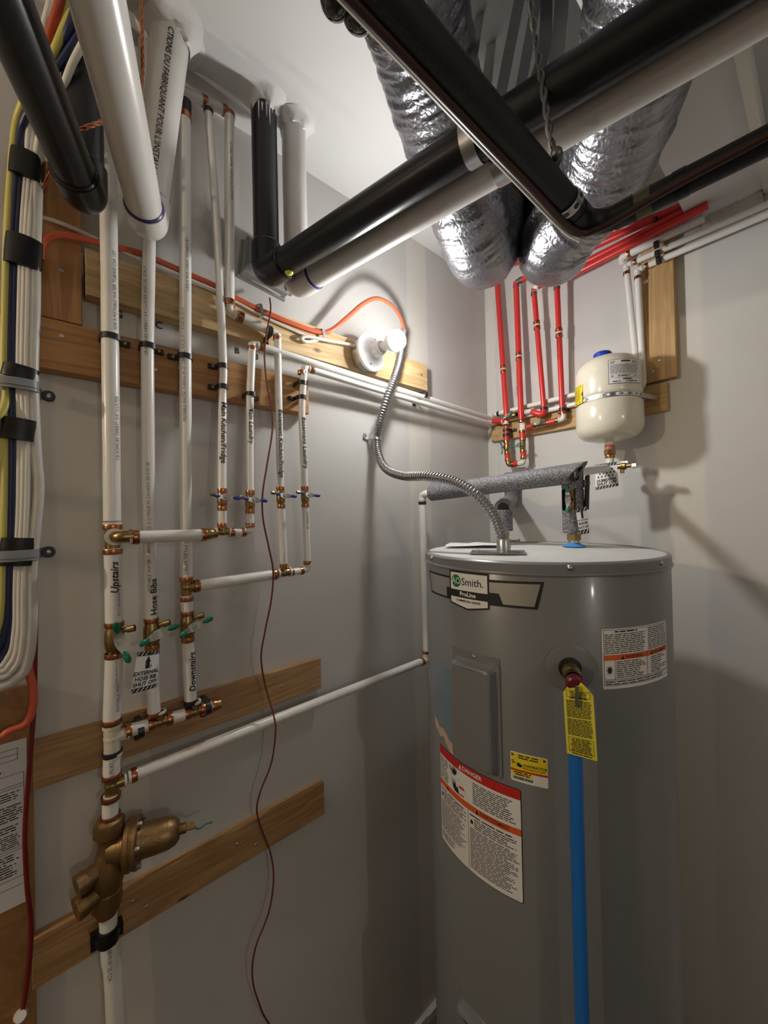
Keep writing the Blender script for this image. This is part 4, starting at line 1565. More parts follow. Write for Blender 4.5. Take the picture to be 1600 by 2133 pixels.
# fourth
g4 = thing('red_pipe', 'slim red pipe farthest from the corner, beside the cream tank', 'pipe', BW(1174, 872, .05), GR)
a, b = BW(1160, 590, .07), BW(1172, 862, .05)
seg(g4, a, b, RR * .88, M_RED)
coupling(g4, lean(a, b, (693 - 590) / 272), (b - a).normalized())
ring(g4, BW(1173, 862, .05), Z, RR * .88)
e4 = BW(1174, 873, .05)
elbow(g4, e4, Z, -X, RR * .9, M_POLY)
q1, q2, q3 = BW(1160, 876, .052), BW(1140, 881, .056), BW(1097, 890, .062)
seg(g4, q1, q2, RR * .85, M_RED, 'stub')
ring(g4, q1, X, RR * .85)
ring(g4, q2, X, RR * .85)
valve(g4, BW(1127, 883, .06), (q1 - q3), (-.2, -1, .1), RR * .85, M_GREEN, (1, -.1, .2), big=.95)
seg(g4, BW(1115, 886, .06), q3, RR * .85, M_RED, 'stub')
far = BW(1456, 437, .085)
d = (far - a).normalized()
elbow(g4, a, b - a, d, RR * .9, M_POLY)
ring(g4, a - Z * .018, Z, RR * .9, M_DSTEEL)
ring(g4, a + d * .022, d, RR * .9)
seg(g4, a + d * .018, far + d * .02, RR * .95, M_RED, 'level_tube')
pipe_print(g4, BW(1164, 700, .062), DN, (-.1, -1, 0), RR * .88, 'POTABLE WATER TUBING', .0075, 0, M_INK)
RC = 'black clips on the red pipes'
clip('upper of two black clips on the red pipe nearest the corner', BW(1055, 896, .05), Z, NB, X, RR, .03, RC)
clip('lower of two black clips on the red pipe nearest the corner', BW(1055, 906, .05), Z, NB, -X, RR, .03, RC)
clip('black clip at the foot of the third red pipe', BW(1133, 852, .05), Z, NB, X, RR * .9, .03, RC)
clip('black clip at the foot of the red pipe beside the cream tank', BW(1172, 853, .05), Z, NB, -X, RR * .9, .03, RC)

# ================================================================== water heater
TC = V((0.498, -0.545, 0))
TR = 0.28
TZ = 1.714
wh = thing('water_heater', 'tall grey electric water heater standing in the corner', 'water heater', TC)
MB().lathe([(0, 0.0), (TR * .97, 0), (TR, .008), (TR, 1.690), (TR - .001, 1.692)], TC, Z, 128).build('jacket', M_TANK, wh)
MB().lathe([(TR, 1.6885), (TR + .0035, 1.6885), (TR + .0045, 1.691), (TR + .0035, 1.694), (TR + .0015, 1.6945), (TR + .0015, TZ - .004), (TR - .002, TZ), (TR - .006, TZ + .0008), (TR - .008, TZ - .001)], TC, Z, 128).build('lid_rim', M_TANK, wh)
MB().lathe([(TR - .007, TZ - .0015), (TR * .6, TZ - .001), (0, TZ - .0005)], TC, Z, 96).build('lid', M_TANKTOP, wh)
for th in (-118, -50.2, -8, 60, 150):
    a = math.radians(th)
    d = V((math.cos(a), math.sin(a), 0))
    MB().lathe([(0, .005), (.003, .0045), (.0055, .002), (.006, 0)], TC + d * (TR + .0012) + Z * 1.705, d, 10).build('screw', M_STEEL, wh)


def hfn(th, z):
    return cyl_fn(TC, TR, th, z)


def rr_pts(u0, u1, v0, v1, r, n=4):
    out = []
    for cx, cy, a0 in ((u1 - r, v1 - r, 0), (u0 + r, v1 - r, 90), (u0 + r, v0 + r, 180), (u1 - r, v0 + r, 270)):
        for k in range(n + 1):
            a = math.radians(a0 + 90 * k / n)
            out.append((cx + r * math.cos(a), cy + r * math.sin(a)))
    return out


ST = 0.012
# --- brand banner
fn = hfn(-91.2, 1.652)
mb = MB()
put_poly(mb, fn, [(-.157, .021), (-.0515, .021), (-.0515, .0355), (.0515, .0355), (.0515, .024), (.1555, .026), (.1427, -.027), (.0515, -.0275), (.0515, -.0365), (0, -.0455), (-.0515, -.0365), (-.0515, -.030), (-.1405, -.030)], .0006, ST)
lg = mb.build('brand_banner', M_INK, wh, ang=60)
mb = MB()
put_poly(mb, fn, [(-.150, .0165), (-.0515, .0165), (-.0515, -.004), (-.063, -.004), (-.063, -.0255), (-.136, -.0255)], .0009, ST)
mb.build('silver_panel', M_SILVER, lg, ang=60)
mb = MB()
put_poly(mb, fn, [(.0515, .0190), (.1485, .0210), (.137, -.0222), (.079, -.0222), (.071, -.002), (.0515, -.002)], .0009, ST)
mb.build('silver_panel', M_SILVER, lg, ang=60)
mb = MB()
put_poly(mb, fn, [(-.0475, .0312), (.0475, .0312), (.0475, -.0055), (-.0475, -.0055)], .0009, ST)
put_poly(mb, fn, [(-.0475, -.0212), (.0475, -.0212), (.0475, -.0335), (0, -.0418), (-.0475, -.0335)], .0009, ST)
mb.build('white_panel', M_WHITE, lg, ang=60)
mb = MB()
put_poly(mb, fn, [(-.0305 + .0135 * math.cos(2 * PI * k / 32), .0133 + .0135 * math.sin(2 * PI * k / 32)) for k in range(32)], .0012, ST)
mb.build('green_roundel', M_GREENP, lg, ang=60)
mb = MB()
put_text(mb, fn, 'AO', .0205, -.0305, .0133, .0016, 0.005, 'CENTER', sx=.82)
put_text(mb, fn, 'ProLine', .0125, 0.0, -.0132, .0012, 0.03, 'CENTER', sx=1.05)
mb.build('white_lettering', M_WHITE, lg, smooth=False)
mb = MB()
put_text(mb, fn, 'Smith.', .0225, -.0155, .0128, .0013, 0.004, 'LEFT', sx=.98)
put_text(mb, fn, 'COMMERCIAL GRADE', .0058, 0.0, -.0275, .0013, 0.03, 'CENTER', sx=1.1)
mb.build('black_lettering', M_INK, lg, smooth=False)
# --- element access cover
fn = hfn(-88.7, 1.397)
hw, v0, v1 = .0575, -.113, .113
loops = [(0, .0003), (0, .003), (.007, .0035), (.009, .006), (.013, .021), (.017, .0235)]
vs, fs = [], []
npt = None
for i, (ins, h) in enumerate(loops):
    L = rr_pts(-hw + ins, hw - ins, v0 + ins, v1 - ins, .008)
    npt = len(L)
    vs += [fn(u, v, h) for u, v in L]
for i in range(len(loops) - 1):
    for k in range(npt):
        fs.append((i * npt + k, i * npt + (k + 1) % npt, (i + 1) * npt + (k + 1) % npt, (i + 1) * npt + k))
m_ = MB().add(vs, fs)
put_poly(m_, fn, rr_pts(-hw + .017, hw - .017, v0 + .017, v1 - .017, .008), .0235, .01)
put_poly(m_, fn, [(-hw, .108), (hw, .108), (hw, .124), (-hw, .124)], .0012, .01)
ap = m_.build('access_cover', M_TANK, wh, ang=35)
q = fn(0, .1165, .0012)
MB().lathe([(0, .004), (.003, .0035), (.005, .001), (.0052, 0)], q, q - TC - Z * q.z, 10).build('screw', M_STEEL, ap)
# --- torn glossy sticker left of the cover, its bluish reflection painted into the colour
fn = hfn(-109.5, 1.39)
rd = random.Random(4)
low = [(-.046 + .092 * k / 12, -.062 - .035 * k / 12 + rd.uniform(-.005, .005)) for k in range(13)]
mb = MB()
put_poly(mb, fn, [(-.046, .075), (.046, .075)] + low[::-1], .0007, ST)
MB_ = mb.build('torn_sticker', M_BLUESHEEN, wh, ang=60)
mb = MB()
put_poly(mb, fn, [(p[0], p[1] + .004) for p in low] + [(p[0], p[1] - .012 - .01 * rd.random()) for p in low[::-1]], .0010, None)
mb.build('torn_paper', mat('peach_paper', (.58, .42, .33), .7, vary=.3, vscale=60), MB_, smooth=False)
# --- danger label
fn = hfn(-113.8, 1.057)
W_, H_ = math.radians(44.0) * TR, .2185
mb = MB()
put_poly(mb, fn, rr_pts(0, W_, 0, H_, .005), .0006, ST)
dl = mb.build('danger_label', M_INK, wh, ang=60)
mb = MB()
put_poly(mb, fn, rr_pts(.0016, W_ - .0016, .0016, H_ - .0016, .004), .0009, ST)
mb.build('white_ground', M_WHITE, dl, ang=60)
mb = MB()
put_rect(mb, fn, .0016, W_ - .0016, H_ - .0205, H_ - .0016, .0012, 18)
mb.build('red_header', M_REDP, dl, ang=60)
mb = MB()
put_rect(mb, fn, .0016, W_ - .0016, .1285, .1415, .0012, 18)
mb.build('orange_band', M_ORANGE, dl, ang=60)
mb = MB()
put_poly(mb, fn, [(.074, H_ - .017), (.083, H_ - .017), (.0785, H_ - .006)], .0015)
put_text(mb, fn, 'DANGER', .0125, .0845, H_ - .0112, .0015, .02)
mb.build('white_lettering', M_WHITE, dl, smooth=False)
mb = MB()
put_poly(mb, fn, [(.118, .1305), (.126, .1305), (.122, .1395)], .0015)
put_text(mb, fn, 'AVERTISSEMENT', .0105, .128, .135, .0015, .01, sx=.82)
put_poly(mb, fn, [(.030, .1305), (.038, .1305), (.034, .1395)], .0015)
put_lines(mb, fn, .004, .040, H_ - .024, .145, 11, .42, .0013, 11)
put_lines(mb, fn, .112, W_ - .006, H_ - .026, .147, 11, .42, .0013, 12)
put_rect(mb, fn, .0985, .0992, .003, .128, .0013)
put_lines(mb, fn, .006, .095, .124, .118, 1, .42, .0013, 13)
put_lines(mb, fn, .017, .095, .1175, .097, 5, .42, .0013, 14)
put_lines(mb, fn, .006, .095, .095, .030, 18, .42, .0013, 15)
put_lines(mb, fn, .006, .060, .026, .010, 4, .42, .0013, 16)
put_lines(mb, fn, .103, W_ - .006, .124, .118, 1, .42, .0013, 17)
put_lines(mb, fn, .114, W_ - .006, .1175, .097, 5, .42, .0013, 18)
put_lines(mb, fn, .103, W_ - .006, .095, .010, 23, .42, .0013, 19)
for cx, cy, rr_ in ((.011, .108, .0035), (.108, .107, .0035)):
    put_poly(mb, fn, [(cx + rr_ * math.cos(2 * PI * k / 14), cy + 1.3 * rr_ * math.sin(2 * PI * k / 14)) for k in range(14)], .0013)
# hands under the tap
for pts in (((.060, .178), (.067, .186), (.066, .196), (.063, .188), (.061, .199), (.058, .189), (.055, .198), (.054, .187), (.049, .192), (.052, .180)),
            ((.060, .146), (.074, .144), (.069, .160), (.066, .154), (.060, .171), (.060, .158), (.053, .172), (.056, .157), (.048, .166), (.055, .151))):
    put_poly(mb, fn, list(pts), .0014)
for cx, cy in ((.044, .190), (.0475, .186)):
    put_poly(mb, fn, [(cx + .0016 * math.cos(2 * PI * k / 10), cy + .004 * math.sin(2 * PI * k / 10)) for k in range(10)], .0014)
put_rect(mb, fn, .042, .078, .1765, .1770, .0013)
put_poly(mb, fn, [(.044, .174), (.0445, .174), (.058, .150), (.0575, .150)], .0013)
put_poly(mb, fn, [(.078, .1765), (.0785, .1765), (.094, .155), (.0935, .155)], .0013)
mb.build('print', M_INK, dl, smooth=False)
mb = MB()
put_lines(mb, fn, .074, .093, .166, .158, 1, .6, .0013, 22)
put_lines(mb, fn, .076, .092, .150, .144, 1, .5, .0013, 23)
mb.build('red_print', M_REDP, dl, smooth=False)
# --- warning label on the right
fn = hfn(-39.2, 1.4803)
W_, H_ = math.radians(35.0) * TR, .1107
mb = MB()
put_poly(mb, fn, rr_pts(0, W_, 0, H_, .004), .0006, ST)
wlb = mb.build('warning_label', M_WHITE, wh, ang=60)
mb = MB()
put_rect(mb, fn, .004, W_ - .004, .0525, .0625, .0010, 14)
mb.build('orange_band', M_ORANGE, wlb, ang=60)
mb = MB()
put_frame(mb, fn, .003, W_ - .003, .017, H_ - .002, .0008, .0009, 14)
put_frame(mb, fn, .003, W_ - .003, .006, .0155, .0007, .0009, 14)
put_rect(mb, fn, W_ * .575, W_ * .58, .017, .0625, .0013)
put_rect(mb, fn, .024, .0247, .017, .0525, .0010)
put_lines(mb, fn, .025, .075, H_ - .0035, H_ - .0080, 1, .6, .0010, 31)
put_lines(mb, fn, .005, W_ * .56, H_ - .009, .064, 11, .42, .0010, 32, ragged=.1)
put_lines(mb, fn, W_ * .60, W_ - .005, H_ - .004, .064, 12, .42, .0010, 33, ragged=.12)
put_lines(mb, fn, .027, W_ * .56, .051, .019, 9, .42, .0010, 34, ragged=.4)
put_lines(mb, fn, W_ * .64, W_ - .006, .051, .019, 8, .42, .0010, 35, ragged=.5)
put_lines(mb, fn, .005, W_ * .9, .0148, .0068, 2, .45, .0010, 36, ragged=.1)
put_poly(mb, fn, [(.037, .0535), (.044, .0535), (.0405, .0612)], .0013)
put_text(mb, fn, 'WARNING', .0088, .0455, .0572, .0013, .01)
put_poly(mb, fn, [(W_ * .63, .0535), (W_ * .63 + .007, .0535), (W_ * .63 + .0035, .0612)], .0013)
put_text(mb, fn, 'AVERTISSEMENT', .0078, W_ * .63 + .008, .0572, .0013, .01, sx=.78)
burst = []
for k in range(16):
    rr_ = .0078 if k % 2 == 0 else .0038
    burst.append((.0135 + rr_ * math.cos(2 * PI * k / 16) * .9, .0345 + rr_ * math.sin(2 * PI * k / 16) * 1.2))
put_poly(mb, fn, burst, .0012)
mb.build('print', M_INK, wlb, smooth=False)
# --- yellow contractor sticker
fn = hfn(-73.6, 1.2903)
W_, H_ = math.radians(13.8) * TR, .0560
mb = MB()
put_poly(mb, fn, rr_pts(0, W_, 0, H_, .003), .0006, ST)
cs = mb.build('contractor_sticker', M_WHITE, wh, ang=60)
mb = MB()
put_poly(mb, fn, rr_pts(.0012, W_ - .0012, .0235, H_ - .0012, .002), .0009, ST)
put_rect(mb, fn, .0012, W_ * .60, .0115, .0205, .0009, 3)
mb.build('yellow_ground', M_YEL, cs, ang=60)
mb = MB()
put_rect(mb, fn, 0, W_, .0205, .0240, .0012, 5)
mb.build('red_stripe', M_REDP, cs, ang=60)
mb = MB()
put_text(mb, fn, 'CONTRACTOR', .0066, W_ * .34, .0342, .0012, .03, sx=.95)
put_text(mb, fn, 'REWARDS.COM', .0060, W_ * .34, .0282, .0012, .0, sx=.92)
put_poly(mb, fn, [(.0125, .030), (.0190, .0285), (.0225, .0325), (.0175, .0365), (.0120, .037)], .0012)
for cx in (.0035, W_ - .0065):
    put_poly(mb, fn, [(cx - .0015, .0485), (cx + .0025, .0485), (cx + .003, .051), (cx - .001, .0535)], .0012)
put_lines(mb, fn, .014, W_ - .016, .0535, .0445, 2, .5, .0012, 41, center=True, ragged=.1)
put_lines(mb, fn, .002, .010, .041, .034, 2, .5, .0012, 42)
put_lines(mb, fn, .006, W_ * .55, .0200, .0120, 2, .55, .0012, 43, center=True)
x_ = .0045
rd = random.Random(9)
while x_ < W_ * .60:
    w_ = rd.choice((.0003, .0005, .0009))
    put_rect(mb, fn, x_, x_ + w_, .0045, .0100, .0009)
    x_ += w_ + rd.choice((.0004, .0006))
mb.build('print', M_INK, cs, smooth=False)
# --- relief valve
th = math.radians(-51.1)
rd_ = V((math.cos(th), math.sin(th), 0))
rv0 = TC + rd_ * TR + Z * 1.5195
rt_ = V((math.cos(math.radians(-60)), math.sin(math.radians(-60)), 0))
MB().lathe([(.012, .0003), (.012, .0016), (.042, .0020), (.0435, .0012), (.0437, .0)], rv0, rd_, 48).build('escutcheon', M_TANK, wh)
MB().lathe([(0, .0024), (.0195, .0024), (.0205, .0020)], rv0, rd_, 32).build('opening', M_BLACK, wh)
rv = MB().lathe([(.0125, 0), (.0125, .02), (.0155, .022), (.0155, .036), (.0125, .040), (.013, .058), (.0145, .060)], rv0 - rt_ * .004, rt_, 20)
out = rv0 + rt_ * .048
rv.cyl(out, out - Z * .028, .0125, .0135, 16)
rvb = rv.build('relief_valve', M_BRASS, wh)
capd = (rt_ + V((.15, 0, -.30))).normalized()
cc = rv0 + rt_ * .058 + V((0, 0, -.002))
MB().lathe([(.014, -.004), (.0148, 0), (.0148, .006), (.012, .009), (0, .010)], cc, capd, 24).build('cap', mat('maroon', (.16, .015, .03), .3), rvb)
lv = cc + capd * .016
MB().box(lv - Z * .014, (1, 0, 0), capd, Z, .0055, .002, .036).build('lever', M_DSTEEL, rvb, smooth=False, bevel=.0006)
# --- lower element cover, just in view
fn = hfn(-90.5, .66)
vs, fs = [], []
for i, (ins, h) in enumerate(loops):
    vs += [fn(u, v, h) for u, v in rr_pts(-hw + ins, hw - ins, v0 + ins, v1 - ins, .008)]
for i in range(len(loops) - 1):
    for k in range(npt):
        fs.append((i * npt + k, i * npt + (k + 1) % npt, (i + 1) * npt + (k + 1) % npt, (i + 1) * npt + k))
m_ = MB().add(vs, fs)
put_poly(m_, fn, rr_pts(-hw + .017, hw - .017, v0 + .017, v1 - .017, .008), .0235, .01)
m_.build('lower_access_cover', M_TANK, wh, ang=35)
# --- junction plate on the lid
jp = ZP(1048, 1152, TZ)
fwd = V((jp.x - CAM.x, jp.y - CAM.y, 0)).normalized()
sid = V((fwd.y, -fwd.x, 0))
MB().box(jp + Z * .002 + sid * -.012, sid, fwd, Z, .125, .085, .0035).build('wiring_plate', M_TANK, wh, smooth=False, bevel=.001)
MB().lathe([(0, .004), (.0035, .003), (.004, 0)], jp - sid * .06 + Z * .0035 + fwd * .02, Z, 10).build('screw', M_STEEL, wh)
# crumpled instruction sheets lying on the lid
mb = MB()
pg = ZP(990, 1136, TZ + .003)
vs, fs = [], []
for i in range(7):
    for j in range(7):
        vs.append(pg + sid * (i / 6 - .5) * .16 + fwd * (j / 6 - .5) * .12 + Z * (.002 + .010 * abs(noise.noise(V((i * .8, j * .8, 2.2))))))
for i in range(6):
    for j in range(6):
        fs.append((i * 7 + j, i * 7 + j + 1, i * 7 + j + 8, i * 7 + j + 7))
tag(mb.add(vs, fs).build('paper_sheet', M_PAPER, ang=60), 'crumpled white sheet lying flat on the heater lid', 'paper')

# ================================================================== blue discharge pipe and its yellow tag
th = math.radians(-53.6)
bd_ = V((math.cos(th), math.sin(th), 0))
bx = TC + bd_ * (TR + .056)
bx = V((out.x, out.y, 0))
g = thing('discharge_pipe', 'bright blue plastic pipe hanging down the front of the heater', 'pipe', bx)
MB().tube([V((bx.x, bx.y, out.z - .022)), V((bx.x, bx.y, .9)), V((bx.x - .004, bx.y - .002, .08))], .0116, 18).build('tube', M_BLUE, g)
tv = V((CAM.x - bx.x, CAM.y - bx.y, 0)).normalized()
tr_ = V((-tv.y, tv.x, 0))
to = V((bx.x, bx.y, 0)) + tv * .022 + tr_ * .006 + Z * 1.398
tg_ = thing('warning_tag', 'long yellow warning tag hanging in front of the blue pipe', 'tag', to)
TW, THH = .0455, .124
YS = .124 / .152


def yfn(u, v, h):
    s = v / THH
    return to + tr_ * (u + .004 * (1 - s)) + Z * v + tv * (h + .004 * math.sin(s * 5 + u * 30))


mb = MB()
rows = 12
for sd in (0, 1):
    vs, fs = [], []
    for i in range(rows + 1):
        v = THH * i / rows
        e = 0
        if v > THH - .018:
            e = (v - THH + .018) * .95
        vs += [yfn(-TW / 2 + e, v, -.0006 * sd), yfn(0, v, -.0006 * sd), yfn(TW / 2 - e, v, -.0006 * sd)]
    for i in range(rows):
        for k in range(2):
            fs.append((3 * i + k, 3 * i + k + 1, 3 * i + k + 4, 3 * i + k + 3))
    mb.add(vs, fs)
mb.build('tag_sheet', M_TAGY, tg_, ang=60)
def tfn(u, v, h):
    return yfn(u * YS * .92, v, h)


mb = MB()
put_frame(mb, tfn, -.024, .024, THH - YS * .033, THH - YS * .019, .0006, .0008)
put_lines(mb, tfn, -.019, .019, THH - YS * .021, THH - YS * .036, 4, .5, .0008, 51, True)
put_lines(mb, tfn, -.025, .025, THH - YS * .038, THH - YS * .072, 12, .55, .0008, 52, ragged=.05)
put_lines(mb, tfn, -.025, .025, THH - YS * .074, THH - YS * .108, 12, .55, .0008, 53, ragged=.08)
put_frame(mb, tfn, -.025, .025, .008 * YS, .040 * YS, .0006, .0008)
put_lines(mb, tfn, -.022, .022, .039 * YS, .009 * YS, 9, .55, .0008, 54, True)
put_lines(mb, tfn, -.020, .020, .0065 * YS, .003 * YS, 1, .6, .0008, 55, True)
mb.build('print', M_INK, tg_, smooth=False)

# ================================================================== cold inlet with its foam
cb = ZP(1196, 1139, TZ)
ci = thing('cold_inlet', 'grey foam-wrapped cold inlet with a green valve on the heater lid', 'pipe fitting', cb)
zz = lambda py: BW(1196, py, -cb.y).z
RF = .0272
MB().lathe([(0, .002), (.030, .002), (.024, .006), (.016, .009), (.013, .012)], cb, Z, 20).build('sealant', M_BLUETAPE, ci)
MB().cyl(cb, V((cb.x, cb.y, zz(1122))), .0135, None, 18).build('nipple', M_STEEL, ci)
MB().lathe([(.012, -.008), (.0185, -.008), (.0185, .008), (.012, .008)], V((cb.x, cb.y, zz(1119))), Z, 6).build('nut', M_BRASS, ci, smooth=False)


def foam_ring(z0, z1, c, r, root, a0=0, a1=None, ref=None, name='foam_sleeve'):
    ri = r * .62
    return MB().lathe([(ri, 0), (r - .002, 0), (r, .002), (r, z1 - z0 - .002), (r - .002, z1 - z0), (ri, z1 - z0), (ri, 0)], V((c.x, c.y, z0)), Z, 32, a0, a1, ref).build(name, M_FOAM, root)


cv = V((CAM.x - cb.x, CAM.y - cb.y, 0)).normalized()
foam_ring(zz(1110), zz(1063), cb, RF, ci)
foam_ring(zz(1063), zz(1018), cb, RF, ci, .85 - .55, 2 * PI - .85 - .55, cv, 'cut_sleeve')
foam_ring(zz(1018), zz(975), cb, RF, ci)
MB().cyl(V((cb.x, cb.y, zz(1118))), V((cb.x, cb.y, zz(985))), .0115, None, 16).build('riser', M_PEX, ci)
vc = V((cb.x, cb.y, zz(1040)))
right_ = V((-cv.y, cv.x, 0))
valve(ci, vc, Z, cv * .9 - right_ * .45, .0125, M_GREEN, (.0, .1, 1), big=.95)
ring(ci, V((cb.x, cb.y, zz(1062))), Z, .0135)
fl = []
for i in range(9):
    a = -1.0 + 1.7 * i / 8
    fl.append(V((cb.x, cb.y, 0)) + right_ * (.024 + .012 * math.cos(a)) + cv * (.004 + .022 * math.sin(a)))
m_ = MB()
vs = [p + Z * zz(992) for p in fl] + [p + Z * zz(1062) + right_ * -.004 for p in fl]
fs = [(i, i + 1, i + 10, i + 9) for i in range(8)]
vs2 = [p + right_ * .006 for p in vs]
m_.add(vs + vs2, fs + [(18 + a, 18 + d, 18 + c, 18 + b) for a, b, c, d in fs] + [(0, 9, 27, 18), (8, 26, 35, 17)] + [(i, 18 + i, 19 + i, i + 1) for i in range(8)] + [(9 + i, 10 + i, 28 + i, 27 + i) for i in range(8)])
m_.build('foam_flap', M_FOAMB, ci)
# horizontal foam over the hot-side run from the left wall
cu, fo0, fo1 = COLD_UP
dF = (fo1 - cu).normalized()
hf = thing('foam_insulation', 'long grey foam sleeve lying level above the heater', 'insulation', lean(fo0, fo1, .5))
fa0, fa1 = cu + dF * .042, fo1 + dF * .004
n_ = 30
vs, fs = [], []
sd_ = dF.cross(Z).normalized()
upn = sd_.cross(dF)
for i in range(25):
    t = i / 24
    c = lean(fa0, fa1, t)
    for k in range(n_):
        a = 2 * PI * k / n_
        o = (sd_ * math.cos(a) + upn * math.sin(a))
        ext = V((0, 0, 0))
        if i == 24:
            ext = dF * (.030 * max(-.6, math.sin(a)))
        vs.append(c + o * .0265 + ext)
for i in range(24):
    for k in range(n_):
        a, b = i * n_ + k, i * n_ + (k + 1) % n_
        fs.append((a, b, b + n_, a + n_))
o_ = len(vs)
for k in range(n_):
    a = 2 * PI * k / n_
    vs.append(fa1 + (sd_ * math.cos(a) + upn * math.sin(a)) * .016 + dF * .03 * max(-.6, math.sin(a)) * .6)
    fs.append((24 * n_ + k, 24 * n_ + (k + 1) % n_, o_ + (k + 1) % n_, o_ + k))
for k in range(n_):
    a = 2 * PI * k / n_
    vs.append(fa0 + (sd_ * math.cos(a) + upn * math.sin(a)) * .013)
    fs.append((k, o_ + n_ + k, o_ + n_ + (k + 1) % n_, (k + 1) % n_))
MB().add(vs, fs).build('sleeve', M_FOAM, hf, ang=50)
MB().lathe([(.0135, 0), (.019, 0), (.019, .02)], fa1 - dF * .018, dF, 20).build('dark_core', M_FOAMB, hf)
# line from the cold tee to the expansion tank
EC = V((0.535, -0.125, 0))
hz = BW(1275, 975, .125).z
g = thing('tank_line', 'short white pipe from the cold inlet to the expansion tank', 'pipe', V((EC.x, EC.y, hz)), 'white back-wall pipes')
te0 = V((cb.x, cb.y + .012, BW(1212, 983, -cb.y - .012).z))
te1 = V((EC.x, EC.y, hz))
seg(g, te0, te1 - Y * .012, R34)
tee(g, te1, Y, Z, R34 * .95, M_BRASS, L=.016)
st0 = V((cb.x + .012, cb.y + .03, BW(1230, 1008, .36).z))
seg(g, V((cb.x + .0, cb.y + .05, st0.z)), V((cb.x + .03, cb.y + .02, st0.z)), R12, name='stub')
ring(g, V((cb.x + .022, cb.y + .028, st0.z)), V((.03, -.03, 0)), R12)
# ---- hot outlet with foam
hp = BW(1050, 1100, .445)
hb = V((hp.x, hp.y, TZ))
ho = thing('hot_outlet', 'grey foam-wrapped hot outlet behind the steel conduit', 'pipe fitting', hb)
zh = lambda py: BW(1050, py, -hp.y).z
MB().cyl(hb, V((hb.x, hb.y, zh(1110))), .0135, None, 16).build('nipple', M_BRASS, ho)
MB().lathe([(.012, -.006), (.017, -.006), (.017, .006), (.012, .006)], V((hb.x, hb.y, zh(1112))), Z, 6).build('nut', M_BRASS, ho, smooth=False)
foam_ring(zh(1106), zh(1062), hb, RF * .95, ho)
wv = BW(1064, 1040, .045)
hx = V((hb.x, hb.y, zh(1058)))
dd = (wv - hx).normalized()
hw0 = V((wv.x, wv.y, hx.z + dd.z * (wv - hx).length))
m_ = MB().lathe([(.014, 0), (RF * .98, -.002), (RF, .002), (RF, (hw0 - hx).length)], hx - dd * .012, dd, 32)
m_.build('level_sleeve', M_FOAM, ho)
MB().lathe([(0, .001), (.0165, .001), (.0165, .004)], hx - dd * .014, dd, 24).build('sleeve_core', M_FOAMB, ho)
foam_ring(hw0.z - .03, BW(1063, 985, .045).z, V((wv.x, -.04, 0)), RF * .98, ho, name='wall_sleeve')

# ================================================================== expansion tank
et = thing('expansion_tank', 'cream expansion tank strapped to the back wall above the heater', 'tank', V((EC.x, EC.y, 2.0)))
ez = lambda py: BW(1270, py, .125).z
zb_, zt_ = ez(921), ez(743)
ER = .0955
H = zt_ - zb_
prof = [(.012, 0), (.045, .004), (.075, .013), (.089, .026), (ER, .045), (ER, H * .42), (ER - .002, H * .435), (ER - .006, H * .45), (ER - .006, H * .50), (ER - .002, H * .515), (ER - .001, H * .53), (ER - .001, H * .80), (ER - .006, H * .87), (ER - .02, H * .94), (ER - .05, H * .985), (.0, H)]
MB().lathe(prof, V((EC.x, EC.y, zb_)), Z, 56).build('shell', M_CREAM, et, ang=60)
MB().lathe([(.027, 0), (.027, .012), (.023, .017), (.0, .018)], V((EC.x - .010, EC.y - .01, zt_ - .002)), Z, 24).build('valve_cap', M_BLUECAP, et)
zn = zb_
MB().cyl(V((EC.x, EC.y, zn + .004)), V((EC.x, EC.y, hz + .01)), .0115, None, 16).build('stem_pipe', M_PEX, et)
MB().cyl(V((EC.x, EC.y, zn + .006)), V((EC.x, EC.y, zn - .012)), .0135, .0125, 16).build('neck', M_CREAM, et)
MB().cyl(V((EC.x, EC.y, ez(928))), V((EC.x, EC.y, ez(937))), .0145, None, 16).build('red_thread_tape', mat('pink_tape', (.55, .14, .12), .5), et)
MB().lathe([(.011, -.008), (.0175, -.008), (.0175, .008), (.011, .008)], V((EC.x, EC.y, ez(942))), Z, 8).build('nut', M_BRASS, et, smooth=False)
ring(et, V((EC.x, EC.y, ez(951))), Z, .0125)
# labels
cvE = math.degrees(math.atan2(CAM.y - EC.y, CAM.x - EC.x))
efn = cyl_fn(EC, ER - .0005, cvE, ez(794))
mb = MB()
ew = .062
LU = .0955
u0, u1 = .002, .098
put_poly(mb, efn, [(u0, -.036), (u1, -.036), (u1, .036), (u0, .036)], .0006, .006)
el = mb.build('data_label', M_INK, et, ang=60)
mb = MB()
put_poly(mb, efn, [(u0 + .0012, -.0348), (u1 - .0012, -.0348), (u1 - .0012, .0348), (u0 + .0012, .0348)], .0009, .006)
mb.build('white_ground', M_WHITE, el, ang=60)
mb = MB()
put_rect(mb, efn, .036, .062, .0275, .0318, .0013, 6)
put_lines(mb, efn, u0 + .004, u0 + .020, .032, .023, 2, .4, .0013, 61)
put_lines(mb, efn, u1 - .030, u1 - .004, .032, .023, 2, .4, .0013, 62)
put_lines(mb, efn, u0 + .004, u1 - .004, .021, -.006, 9, .4, .0013, 63, ragged=.08)
put_frame(mb, efn, u0 + .006, u1 - .006, -.0185, -.0085, .0006, .0013, 10)
put_lines(mb, efn, u0 + .008, u1 - .008, -.0105, -.0165, 1, .5, .0013, 64)
put_rect(mb, efn, .040, .066, -.0250, -.0215, .0013, 6)
put_lines(mb, efn, .012, u1 - .006, -.0270, -.0325, 1, .5, .0013, 65)
mb.build('print', M_INK, el, smooth=False)
yf = cyl_fn(EC, ER - .0005, cvE - 66, ez(838))
mb = MB()
